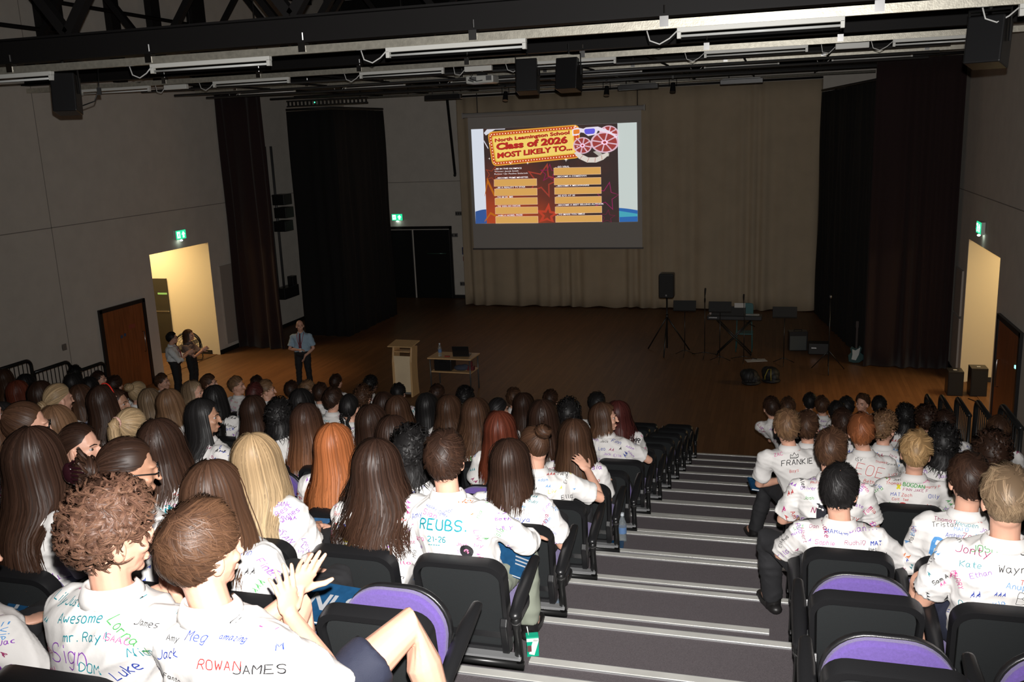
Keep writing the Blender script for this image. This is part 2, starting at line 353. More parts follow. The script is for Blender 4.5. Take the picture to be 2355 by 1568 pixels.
# ---------------------------------------------------------------- seating platform
D, RS = .95, .2457
def Yn(k): return 4.685+D*(k-1)
def zT(k): return RS*(13-k)
o = empty('tiered_seating_platform', (0, 0, 0), 0, 'grey carpeted tiered seating platform with a central stepped aisle', 'seating platform')
PX0, PX1 = -13.2, 2.55
for k in range(-4, 13):
    z1 = zT(k); y0, y1 = Yn(k-1)-.02, Yn(k)
    MB().box(((PX0+PX1)/2, (y0+y1)/2, z1-.05), (PX1-PX0, y1-y0, .1)).build('tier_deck', carpet_m, o)
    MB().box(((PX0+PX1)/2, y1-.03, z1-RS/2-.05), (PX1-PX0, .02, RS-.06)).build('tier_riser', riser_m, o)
    n = MB().box(((PX0+PX1)/2, y1-.022, z1+.004), (PX1-PX0, .05, .008)); n.mi(1)
    n.box(((PX0+PX1)/2, y1+.006, z1-.018), (PX1-PX0, .008, .05)).box(((PX0+PX1)/2, y1-.053, z1+.003), (PX1-PX0, .008, .006))
    n.build('tier_nosing', [alu_top, alu_m], o)
    if k < 12:
        xa, xb = (-1.15-.02*max(0, k)), .02-.02*max(0, k-1)
        if k == 11: xa, xb = -1.2, -.2
        zs = z1-RS/2; s_ = MB().box(((xa+xb)/2, y1+.17, zs-RS/4), (xb-xa, .33, RS/2)).build('aisle_step', carpet_m, o)
        n = MB().box(((xa+xb)/2, y1+.315, zs+.004), (xb-xa, .05, .008)); n.mi(1)
        n.box(((xa+xb)/2, y1+.344, zs-.02), (xb-xa, .008, .05)).box(((xa+xb)/2, y1+.284, zs+.003), (xb-xa, .008, .006))
        n.build('step_nosing', [alu_top, alu_m], s_)
# side rails of the platform
def side_rail(x, y, ztop, label, grp):
    r = empty('guard_rail', (x, y, 0), 0, label, 'railing', grp); zb = zT(min(12, int((y-4.685)/D+2)))
    zb = 0.0 if y > 15.14 else max(.02, min(zb, ztop-1.0)); L = .9; t = []
    for a in range(7): q = a/6*PI/2; t.append((0, -.12+.12*math.sin(q), ztop-.12+.12*math.cos(q)))
    fr = [(0, -L, ztop-.0)]+t+[(0, 0, zb)]
    MB().tube(fr, .032, 10).tube([(0, -L, ztop), (0, -L, zb+.05)], .022, 8).tube([(0, -L, zb+.18), (0, 0, zb+.12)], .018, 8).build('rail_frame', black_paint, r, smooth=True)
    for i in range(8): 
        yy = -L+.1*(i+1); MB().tube([(0, yy, zb+.15), (0, yy, ztop)], .0075, 6).build('baluster', black_paint, r, smooth=True)
for y, z, t in ((15.4, 1.43, 'closest to the left wooden door'), (14.45, 1.69, 'in the middle of the three left ones'), (13.5, 1.95, 'cut off by the left edge of the photo')):
    side_rail(-13.25, y, z, 'black tubular guard rail with thin bars, '+t, 'left guard rails')
for i, (y, z) in enumerate(((16.1, 1.17), (14.8, 1.53), (13.55, 1.86), (12.3, 2.18), (11.05, 2.5), (9.8, 2.82))):
    side_rail(2.5, y, z, 'guard rail on the right, '+('farthest down by the floor speakers', 'second from the floor speakers', 'third from the floor speakers', 'fourth from the floor speakers, over the lit floor', 'fifth from the floor speakers, in front of the brown door', 'nearest the camera at the right edge')[i], 'right guard rails')

# ---------------------------------------------------------------- chairs
def rrect(w, h, r, top_only=False, seg=6, bw=0):
    """rounded outline: half width w, from 0 to h; bw = how much narrower the bottom is"""
    P = []
    for cx_, cy_, a0 in ((w-r, h-r, 0), (-w+r, h-r, PI/2)):
        for i in range(seg+1): a = a0+PI/2*i/seg; P.append((cx_+r*math.cos(a), cy_+r*math.sin(a)))
    rb = .03
    for cx_, cy_, a0 in ((-w+bw+rb, rb, PI), (w-bw-rb, rb, 3*PI/2)):
        for i in range(4): a = a0+PI/2*i/3; P.append((cx_+rb*math.cos(a), cy_+rb*math.sin(a)))
    return P
def tilt(P, y, th, ang, z0, y0):
    """outline P (x, up) as a slab of thickness th leaned by ang about its foot at (y0, z0)"""
    c, s_ = math.cos(ang), math.sin(ang); n = len(P); V = []
    for yy in (y, y+th):
        for x, u in P: V.append((x, y0+yy*c-u*s_, z0+yy*s_+u*c))
    F = [(i, (i+1) % n, (i+1) % n+n, i+n) for i in range(n)]
    return V, F+[tuple(range(n))[::-1], tuple(range(n, 2*n))]
def make_chair(folded, arm, low=0):
    r = empty('auditorium_chair', (0, 0, 0))
    A = math.radians(13)
    # moulded shell with raised rim round an inset cloth panel
    out = rrect(.232, .53, .085, bw=.012); inn = [(x*.86, .03+u*.885) for x, u in out]
    n = len(out); c, s_ = math.cos(A), math.sin(A)
    def pt(x, u, d): return (x, .175+d*c-u*s_, .255+d*s_+u*c)
    rings = [[pt(x, u, .045) for x, u in out], [pt(x, u, .0) for x, u in out], [pt(x*.985, .004+u*.985, -.018) for x, u in out], [pt(x*1.05, u, -.018) for x, u in inn], [pt(x, u, .004) for x, u in inn], [pt(x, u, .03) for x, u in inn]]
    MB().loft(rings).build('back_shell', blk_plastic, r, smooth=40)
    V, F = tilt([(x*.99, u) for x, u in inn], -.001, .035, A, .255, .175); MB().add(V, F).build('back_panel', seat_cloth, r)
    V, F = tilt([(x*.9, .05+u*.80) for x, u in out], .045, .035, A, .255, .175); MB().add(V, F).build('back_cushion', purple_m, r, bevel=.012)
    if folded:
        so = rrect(.222, .418-.07*low, .17, seg=9, bw=.02)
        # flatter, wide arc along the upper edge
        V, F = tilt(so, 0, .055, math.radians(-3), .345, .225); q = MB().add(V, F).build('seat', purple_m, r, smooth=35, bevel=.016)
        V, F = tilt([(x*1.03, u*1.012-.004) for x, u in so], .056, .03, math.radians(-3), .345, .225); MB().add(V, F).build('seat_shell', blk_plastic, q, smooth=35, bevel=.006)
    else:
        so = rrect(.222, .44, .10, bw=.0)
        q = MB().prism([(x, .15+u) for x, u in so], 2, .37, .42).build('seat', purple_m, r, smooth=35, bevel=.016)
        MB().prism([(x*1.02, .148+u*1.01) for x, u in so], 2, .335, .37).build('seat_shell', blk_plastic, q, smooth=35)
    # side hinges
    for sx in (-1, 1):
        MB().prism([(.12, .27), (.19, .27), (.165, .42), (.105, .47), (.085, .43)], 0, sx*.205-.018, sx*.205+.018).build('hinge_arm', blk_plastic, r, bevel=.006)
    # arm pad, its curved bracket and post
    for sx in arm:
        x = sx*.265
        MB().tube([(x, .10, .50), (x, .2, .535), (x, .36, .575), (x, .50, .595)], [.03, .034, .034, .026], 12, True, .75).build('arm_pad', blk_plastic, r, smooth=True)
        p = MB().tube([(x, .13, .49), (x, .11, .46), (x, .118, .41), (x, .135, .34), (x, .145, .25), (x, .145, .22)], [.026, .027, .02, .02, .024, .02], 10).build('arm_post', black_paint, r, smooth=True)
        MB().ell((x, .108, .455), (.028, .022, .024), nu=10, nv=6).build('pivot_cap', mat('dark_chrome', (.25, .25, .25), .2, .9), p, smooth=True)
    MB().box((0, .13, .253), (.56, .05, .012)).box((0, .155, .235), (.56, .012, .045)).build('base_bar', alu_m, r)
    MB().tube([(-.285, .15, .20), (.285, .15, .20)], .02, 8).build('base_tube', black_paint, r, smooth=True)
    return r
protos = {}
def chair(k, x, folded, side, label, group):
    arm = (1,) if side == 'L' else (-1,)
    key = (folded, arm, k > 4)
    if key not in protos: c = protos[key] = make_chair(folded, arm, k > 4)
    else: c = copy_tree(protos[key])
    c.location = (x, Yn(k-1), zT(k)-.001); c.rotation_euler = (0, 0, 0)
    tag(c, label, 'chair', group)
    return c
def slotx(s): return -1.42-.56*s if s >= 0 else .41+.56*(-1-s)
# ---------------------------------------------------------------- people
skin_a = mat('skin', (.62, .34, .24), .5, bump=.05, bs=200, var=.07, vs=14)
skin_b = mat('skin_tan', (.42, .22, .14), .5, bump=.05, bs=200, var=.07, vs=14)
skin_c = mat('skin_deep', (.16, .08, .05), .5, bump=.05, bs=200, var=.07, vs=14)
shirt_m = mat('white_shirt_cotton', (.74, .72, .70), .85, bump=.12, bs=30, var=.02, vs=6)
cream_m = mat('cream_shirt_cotton', (.74, .68, .55), .85, bump=.12, bs=30)
trous_m = mat('black_trousers', (.012, .012, .014), .85, bump=.1, bs=300)
navy_m = mat('navy_shorts', (.013, .016, .035), .8, bump=.2, bs=400)
shoe_m = mat('black_shoe', (.012, .011, .011), .45)
glass_m = mat('spectacle_black', (.01, .01, .01), .25)
HC = dict(black=((.012, .011, .011), (.010, .009, .009)), dkbrown=((.024, .012, .008), (.042, .020, .012)), brown=((.045, .022, .013), (.085, .042, .022)),
    ltbrown=((.13, .07, .038), (.19, .11, .055)), auburn=((.09, .022, .012), (.12, .03, .014)), red=((.28, .088, .030), (.36, .125, .045)), red2=((.20, .065, .025), (.26, .09, .035)),
    blonde=((.29, .195, .105), (.46, .34, .20)), dirtyblonde=((.14, .092, .055), (.27, .19, .115)), gold=((.30, .18, .08), (.45, .29, .14)), burgundy=((.055, .014, .012), (.08, .02, .018)),
    ombre=((.035, .018, .013), (.22, .09, .04)), curlbrown=((.085, .042, .028), (.15, .08, .05)))
HS = 1.10                                                # heads of these rows
def rotz(a): c, s = math.cos(a), math.sin(a); return np.array([[c, -s, 0], [s, c, 0], [0, 0, 1.]])
def rotx(a): c, s = math.cos(a), math.sin(a); return np.array([[1., 0, 0], [0, c, -s], [0, s, c]])
def roty(a): c, s = math.cos(a), math.sin(a); return np.array([[c, 0, s], [0, 1., 0], [-s, 0, c]])
PEND = []                                                # meshes waiting to be fused into one skin

def ring(c, rx, ry, yaw=0, n=28, pw=2.3, lift=0):
    A = np.linspace(0, 2*PI, n, endpoint=False); ca, sa = np.cos(A), np.sin(A)
    x = rx*np.sign(ca)*abs(ca)**(2/pw); y = ry*np.sign(sa)*abs(sa)**(2/pw)
    P = np.stack([x, y, np.zeros(n)], 1) @ rotz(yaw).T
    P[:, 2] += lift*np.abs(ca)**2
    return P+np.array(c)

def hand(mb, w, d, nrm, side, curl=.5, s=1.0, spread=.12, fing=None):
    """wrist w, finger direction d, palm normal nrm; side = +1 if the thumb leaves towards nrm x d"""
    w, d, nrm = np.array(w, float), np.array(d, float), np.array(nrm, float)
    d /= np.linalg.norm(d); nrm -= d*nrm.dot(d); nrm /= np.linalg.norm(nrm); t = np.cross(nrm, d)*side
    s *= 1.08; Rm = np.stack([t, d, nrm], 1)
    mb.ell(w+d*.048*s, (.040*s, .052*s, .0145*s), Rm, 14, 9); mb.ell(w+d*.075*s+t*.004, (.041*s, .022*s, .0125*s), Rm, 12, 7)
    mb.tube([w-d*.03, w+d*.02*s], [.027*s, .026*s], 10, True, .8)
    for i, (off, L, r) in enumerate(((.030, .072, .0085), (.010, .080, .0088), (-.011, .074, .0084), (-.031, .058, .0075))):
        a = spread*(1.5-i)/1.5; c_ = (fing[i] if fing else curl)
        p = w+d*.085*s+t*off*s; dd = d*math.cos(a)+t*math.sin(a); pts = [p]; ang = c_*.35
        for q in (.44, .31, .25):
            p = p+(dd*math.cos(ang)+nrm*math.sin(ang))*L*q*s; pts.append(p); ang += c_*.75
        mb.tube(pts, [r*1.08*s, r*s, r*.93*s, r*.75*s], 9, True)
    p = w+d*.022*s+t*.028*s; a = t*.72+d*.62+nrm*.25; pts = [p, p+a*.036*s, p+a*.062*s+nrm*.006, p+(a*.078+d*.012)*s+nrm*.012]
    mb.tube(pts, [.0145*s, .0115*s, .0102*s, .0075*s], 9, True)

def head_shapes(mb, hc, R, s, ears=True, nose=1.0):
    def E(c, r, Q=None):
        mb.ell(np.array(hc)+R @ (np.array(c)*s), np.array(r)*s, R if Q is None else R @ Q)
    E((0, -.012, .018), (.073, .094, .094)); E((0, .022, -.03), (.062, .068, .085)); E((0, .038, -.078), (.045, .046, .035))
    E((0, .070, -.098), (.022, .018, .016)); E((0, -.03, -.045), (.055, .058, .06))
    E((0, .078, .020), (.046, .018, .010)); E((-.036, .062, -.030), (.022, .022, .018)); E((.036, .062, -.030), (.022, .022, .018))
    E((0, .097, -.014), (.0085, .014, .026), rotx(.28)); E((0, .108, -.036), (.0135, .0125, .0095))
    E((0, .088, -.066), (.023, .010, .0055)); E((0, .087, -.076), (.020, .010, .0065))
    if ears:
        for sx in (-1, 1): E((sx*.077, -.008, -.020), (.0085, .019, .031), rotz(sx*-.35)); E((sx*.074, .0, -.035), (.008, .010, .012))

def figure(name, loc, P):
    """one person: P is a dict of pose and looks; returns the root"""
    rng = random.Random(P['seed']); near = P.get('near', 0)
    root = empty(name, loc, 0, P['label'], 'person', P.get('group'))
    S = 1.07*P.get('S', 1)
    hc = np.array(P['head'], float); ty = P.get('tyaw', 0.); hs = HS*P.get('hs', 1)
    yaw, pit, rol = P.get('yaw', 0.), P.get('pitch', 0.), P.get('roll', 0.)
    R = rotz(-yaw) @ roty(rol) @ rotx(-pit)
    hip = np.array(P.get('hip', (0, 0, .50))); nb = hc+np.array((0, -.035, -.155*hs/1.1)) ; nb[:2] = hc[:2]*.85+hip[:2]*.15; nb[1] -= .03
    nb[2] = hc[2]-.175
    shz = nb[2]-.065
    sk = P.get('skin', skin_a)
    def tp(t, dx=0, dy=0): c = hip*(1-t)+nb*t; c[1] += .02*math.sin(t*PI)*-1+dy; c[0] += dx; return c
    prof = [(0, .150, .125), (.08, .170, .135), (.3, .150, .112), (.5, .158, .118), (.7, .185, .122), (.82, .195, .112), (.9, .150, .090), (.97, .080, .068), (1.03, .058, .058)]
    body = MB()
    rings = []
    for t, rx, ry in prof: c = tp(t); rings.append(ring(c, rx*S*.96, ry*S*.95, ty*t))
    body.loft(rings)
    chin = hc+R @ np.array((0, -.012, -.07))*hs
    body.tube([nb+np.array((0, 0, -.06)), nb+np.array((0, 0, .02)), chin, hc+R @ np.array((0, -.02, -.02))*hs], [.066*S, .054*S, .056*S, .06*S], 16)
    head_shapes(body, hc, R, hs)
    Rt = rotz(ty); arms = []
    for i, sx in enumerate((-1, 1)):
        sh = np.array((nb[0], nb[1]-.005, shz))+Rt @ np.array((sx*.178*S, 0, -.02))
        d = P.get('arm', {}).get(sx)
        if d: el, wr, hd, hn, cu, fg = d
        else:
            if P.get('stand'): el = sh+Rt @ np.array((sx*.06, -.02, -.28)); wr = el+Rt @ np.array((sx*.01, .06, -.25)); hd, hn = (0, .1, -1), (-sx, 0, 0)
            else: 
                o_ = rng.uniform(-.02, .05)
                el = sh+Rt @ np.array((sx*(.055+o_), .09, -.265)); wr = np.array((hip[0]+sx*rng.uniform(.02, .12), hip[1]+.34, hip[2]+.12)); hd, hn = (-sx*.5, .8, -.1), (0, 0, -1)
            cu, fg = .5, None
        el, wr = np.array(el, float), np.array(wr, float)
        # keep believable bone lengths
        L1, L2 = .285*S, .255*S
        v = el-sh; el = sh+v/np.linalg.norm(v)*L1; v = wr-el
        if not P.get('free'): wr = el+v/np.linalg.norm(v)*L2
        arms.append((sh, el, wr))
        body.ell(sh+np.array((-sx*.012, 0, -.015)), (.050*S, .050*S, .052*S))
        body.tube([sh, sh*.5+el*.5, el, el*.65+wr*.35, wr], [.045*S, .044*S, .037*S, .036*S, .025*S], 12, True)
        hand(body, wr, hd, hn, sx if (np.array(hn)[2] < .5) else -sx, cu, P.get('hand', .95), fing=fg)
    legs = P.get('legs') or [(( -.09, 0, 0), (-.12, .43, .02), (-.13, .46, -.40), (0, .14, -.03)), ((.09, 0, 0), (.12, .43, .02), (.12, .46, -.40), (0, .14, -.03))]
    bare = P.get('bare')
    for h_, k_, a_, f_ in legs:
        h_, k_, a_ = (hip+np.array(q) for q in (h_, k_, a_)); f_ = np.array(f_)
        body.tube([h_, h_*.5+k_*.5, k_, k_*.65+a_*.35, a_], [.082*S, .073*S, .056*S, .056*S, .036*S], 14, True)
        body.tube([a_, a_+np.array((0, 0, -.035)), a_+f_*.6+np.array((0, 0, -.01)), a_+f_], [.038, .036, .036, .026], 10, True)
    bo = body.build('body', sk, root)
    rm = bo.modifiers.new('fuse', 'REMESH'); rm.mode = 'VOXEL'; rm.voxel_size = P.get('vox', .0085); rm.use_smooth_shade = True
    sm = bo.modifiers.new('smooth', 'SMOOTH'); sm.factor = .5; sm.iterations = P.get('smo', 3)
    # shirt -----------------------------------------------------------
    sh_ = MB(); rings = []
    lo = P.get('shirt_low', -.05)
    for t, rx, ry in [(lo, .178, .150), (.1, .186, .152), (.28, .176, .140), (.5, .182, .136), (.7, .203, .136), (.82, .213, .124), (.9, .186, .112), (.955, .125, .092), (.99, .086, .080)]:
        c = tp(t); rings.append(ring(c, rx*S, ry*S, ty*max(t, 0)))
    sh_.loft(rings)
    slen = P.get('sleeve', .78)
    for sx, (sh, el, wr) in zip((-1, 1), arms): sh_.ell(sh+np.array((-sx*.012, 0, -.004)), (.073*S, .073*S, .074*S))
    for sx, (sh, el, wr) in zip((-1, 1), arms):
        pts = [sh+np.array((-sx*.035, 0, -.008)), sh, sh*.6+el*.4]
        if slen <= 1: e = sh*(1-slen)+el*slen; pts += [e]; rad = [.062*S, .066*S, .066*S, .069*S]
        else:
            e = el*(2-slen)+wr*(slen-1); pts += [el, e]; rad = [.062*S, .066*S, .062*S, .056*S, .052*S]
        sh_.tube(pts, [q*1.06 for q in rad], 16)
        dd = pts[-1]-pts[-2]; dd = dd/np.linalg.norm(dd)
        if slen > 1 and P.get('rolled'): sh_.tube([e-dd*.035, e-dd*.02, e-dd*.005, e], [.056*S, .063*S, .063*S, .055*S], 16)
    so = sh_.build('shirt', P.get('shirt', shirt_m), root)
    rm = so.modifiers.new('fuse', 'REMESH'); rm.mode = 'VOXEL'; rm.voxel_size = .009 if near else .012; rm.use_smooth_shade = True
    sm = so.modifiers.new('smooth', 'SMOOTH'); sm.factor = .5; sm.iterations = 4
    # collar: a stand and a folded-down leaf, one mesh
    cb = MB(); cc = nb+np.array((0, 0, .0)); n = 26; A = np.linspace(math.radians(-245), math.radians(65), n)
    def crow(r1, r2, z, zl): return [cc+Rt @ np.array((r1*math.cos(a)*S, r2*math.sin(a)*S-.004, z+zl*(-math.sin(a)))) for a in A]
    rows = [crow(.074, .072, -.022, 0), crow(.066, .065, .028, .010), crow(.070, .070, .031, .010), crow(.083, .082, .004, .0), crow(.087, .087, -.010, -.003), crow(.082, .082, -.011, -.002)]
    V = np.array([q for r in rows for q in r]); F = [(j*n+i, j*n+i+1, (j+1)*n+i+1, (j+1)*n+i) for j in range(len(rows)-1) for i in range(n-1)]
    c = cb.add(V, F).build('collar', P.get('shirt', shirt_m), root, smooth=True); q = c.modifiers.new('t', 'SOLIDIFY'); q.thickness = .003
    # trousers ----------------------------------------------------------
    tr = MB(); cut = .52 if bare else 1
    tr.ell(hip+np.array((0, .01, -.0)), (.172*S, .145*S, .115*S))
    for h_, k_, a_, f_ in legs:
        h_, k_, a_ = (hip+np.array(q) for q in (h_, k_, a_))
        if bare: e = h_*(1-bare)+k_*bare; tr.tube([h_, h_*.6+e*.4, e], [.098*S, .094*S, .088*S], 16)
        else: tr.tube([h_, h_*.5+k_*.5, k_, k_*.5+a_*.5, a_+np.array((0, 0, .02))], [.098*S, .088*S, .070*S, .066*S, .058*S], 16)
    to = tr.build('shorts' if bare else 'trousers', P.get('trous', navy_m if bare else trous_m), root)
    rm = to.modifiers.new('fuse', 'REMESH'); rm.mode = 'VOXEL'; rm.voxel_size = .013; rm.use_smooth_shade = True
    sm = to.modifiers.new('smooth', 'SMOOTH'); sm.factor = .5; sm.iterations = 4
    for h_, k_, a_, f_ in legs:
        a_ = hip+np.array(a_); f_ = np.array(f_)
        s_ = MB(); fl_ = f_.copy(); fl_[2] = 0; fn = fl_/np.linalg.norm(fl_)
        s_.tube([a_+np.array((0, 0, -.03))-fn*.05, a_+np.array((0, 0, -.04))+fn*.03, a_+fn*.12+np.array((0, 0, -.052)), a_+fn*.20+np.array((0, 0, -.058))], [.040, .044, .046, .036], 12, True, .78)
        s_.tube([a_+np.array((0, 0, -.045)), a_+np.array((0, 0, .05))], [.047, .050], 12)
        s_.build('shoe', P.get('shoe', shoe_m), root, smooth=30)
    if P.get('eyes'):
        for sx in (-1, 1):
            c = hc+R @ (np.array((sx*.031, .067, .001))*hs)
            e = MB().ell(c, (.0115*hs, .0115*hs, .0085*hs), R, 12, 8); e.mi(1).ell(c+R @ np.array((0, .0085, 0))*hs, (.0075*hs, .006*hs, .0072*hs), R, 10, 6)
            e.build('eye', [mat('eye_white', (.42, .38, .36), .6), mat('iris', (.03, .02, .012), .2)], root, smooth=True)
            MB().tube([hc+R @ (np.array(q)*hs) for q in ((sx*.014, .094, .022), (sx*.032, .091, .028), (sx*.052, .076, .022))], [.003, .004, .002], 6).build('eyebrow', hair_mat((P.get('hair') or ('S', 'brown'))[1], *HC[(P.get('hair') or ('S', 'brown'))[1]]), root, smooth=True)
        MB().tube([hc+R @ (np.array(q)*hs) for q in ((-.021, .091, -.071), (-.008, .099, -.0695), (0, .0985, -.0705), (.008, .099, -.0695), (.021, .091, -.071))], [.001, .0042, .0045, .0042, .001], 6).build('lips', mat('lips', (.42, .13, .11), .4), root, smooth=True)
    ctx = dict(root=root, hc=hc, R=R, hs=hs, yaw=yaw, nb=nb, ty=ty, S=S, shz=shz, hip=hip, body=bo, shirt=so, rng=rng, P=P)
    if P.get('hair'): make_hair(ctx)
    if P.get('glasses'):
        g = MB()
        for sx in (-1, 1):
            A = np.linspace(0, 2*PI, 18); g.tube([hc+R @ (np.array((sx*.032+.023*math.cos(a), .101, .0+.018*math.sin(a)))*hs) for a in A], .0028, 6)
            g.tube([hc+R @ (np.array(q)*hs) for q in ((sx*.056, .100, .004), (sx*.077, .085, .006), (sx*.084, .0, .002), (sx*.082, -.02, -.012))], .003, 6)
        g.tube([hc+R @ (np.array(q)*hs) for q in ((-.01, .103, .003), (.01, .103, .003))], .0028, 6)
        g.build('glasses', glass_m, root, smooth=True)
    PEND.append(ctx)
    return root

# ---------------------------------------------------------------- hair
HR = np.array((.079, .101, .106)); HO = np.array((0, -.010, .014))
def low_el(phi):
    """lowest elevation (rad) of the hairline for azimuth phi from the back of the head"""
    a = np.degrees(np.abs(phi)); return np.radians(np.interp(a, [0, 40, 62, 80, 92, 100, 118, 140, 180], [-52, -50, -36, -8, 2, -6, 12, 34, 44]))
def hairdir(d):
    phi = np.arctan2(d[..., 0], -d[..., 1]); el = np.arcsin(np.clip(d[..., 2], -1, 1)); return el-low_el(phi), phi
def frame_of(A):
    A = A/np.linalg.norm(A); u = np.array((0, -1., 0))-A*(-A[1])
    if np.linalg.norm(u) < .1: u = np.array((0, 0, -1.))
    u -= A*u.dot(A); u /= np.linalg.norm(u); return A, u, np.cross(A, u)
def polar_limit(A, u, w_, az):
    P = np.radians(np.arange(2, 178, 3.)); d = np.cos(P)[None, :, None]*A+np.sin(P)[None, :, None]*(np.cos(az)[:, None, None]*u+np.sin(az)[:, None, None]*w_)
    m_, _ = hairdir(d); bad = m_ < 0; idx = np.where(bad.any(1), bad.argmax(1), len(P)-1); return P[np.maximum(idx-1, 0)]
def ribbons(P, Nn, W, rnd, twist=.25, rng=None, Ns=None):
    """P (n,k,3) centre lines, Nn normals, W (k) or (n,k) widths -> verts, quads, uv, normals"""
    n, k, _ = P.shape; T = np.gradient(P, axis=1); T /= np.linalg.norm(T, axis=2, keepdims=True)+1e-9
    B = np.cross(T, Nn); B /= np.linalg.norm(B, axis=2, keepdims=True)+1e-9
    tw = rng.uniform(-twist, twist, (n, 1, 1)); N2 = np.cross(B, T); B = B*np.cos(tw)+N2*np.sin(tw)
    W = np.broadcast_to(W, (n, k))[..., None]*.5
    V = np.stack([P-B*W, P+B*W], 2).reshape(-1, 3)
    nn = (Nn if Ns is None else Ns)+.30*tw*B*2+.08*rng.normal(size=(n, 1, 3)); nn /= np.linalg.norm(nn, axis=2, keepdims=True)
    NV = np.repeat(nn[:, :, None, :], 2, 2).reshape(-1, 3)
    i = np.arange(n)[:, None]*k*2; j = np.arange(k-1)[None, :]*2; b = i+j
    F = np.stack([b, b+1, b+3, b+2], 2).reshape(-1, 4)
    U = np.stack([np.repeat(rnd[:, None], k, 1), np.broadcast_to(np.linspace(0, 1, k), (n, k))], 2); UV = np.repeat(U[:, :, None, :], 2, 2).reshape(-1, 2)
    return V, F, UV, NV
def sheet(P, Nn, close):
    n, k, _ = P.shape; V = P.reshape(-1, 3); m_ = n if close else n-1; i = np.arange(m_)[:, None]; j = np.arange(k-1)[None, :]
    a = i*k+j; b = ((i+1) % n)*k+j; F = np.stack([a, a+1, b+1, b], 2).reshape(-1, 4)
    UV = np.stack([np.full((n, k), .12), np.broadcast_to(np.linspace(0, 1, k), (n, k))], 2).reshape(-1, 2)  # under-layer coloured darker to imitate shade between the strands
    return V, F, UV, Nn.reshape(-1, 3)
def hair_mesh(name, parts, m, parent):
    b = 0; VV, FF, UU, NN = [], [], [], []
    for V, F, U, N in parts: VV.append(V); FF.append(F+b); UU.append(U); NN.append(N); b += len(V)
    V = np.concatenate(VV); F = np.concatenate(FF); U = np.concatenate(UU); N = np.concatenate(NN)
    me = bpy.data.meshes.new(name); me.vertices.add(len(V)); me.vertices.foreach_set('co', V.astype(np.float32).ravel())
    me.loops.add(F.size); me.loops.foreach_set('vertex_index', F.ravel().astype(np.int32))
    me.polygons.add(len(F)); me.polygons.foreach_set('loop_start', np.arange(0, F.size, 4, dtype=np.int32))
    me.update(calc_edges=True); me.shade_smooth()
    l = me.uv_layers.new(name='strand'); l.data.foreach_set('uv', U[F.ravel()].astype(np.float32).ravel())
    N = N/(np.linalg.norm(N, axis=1, keepdims=True)+1e-9)
    me.normals_split_custom_set_from_vertices(N.tolist())
    me.materials.append(m); o = bpy.data.objects.new(name, me); COL.objects.link(o); o.parent = parent
    return o

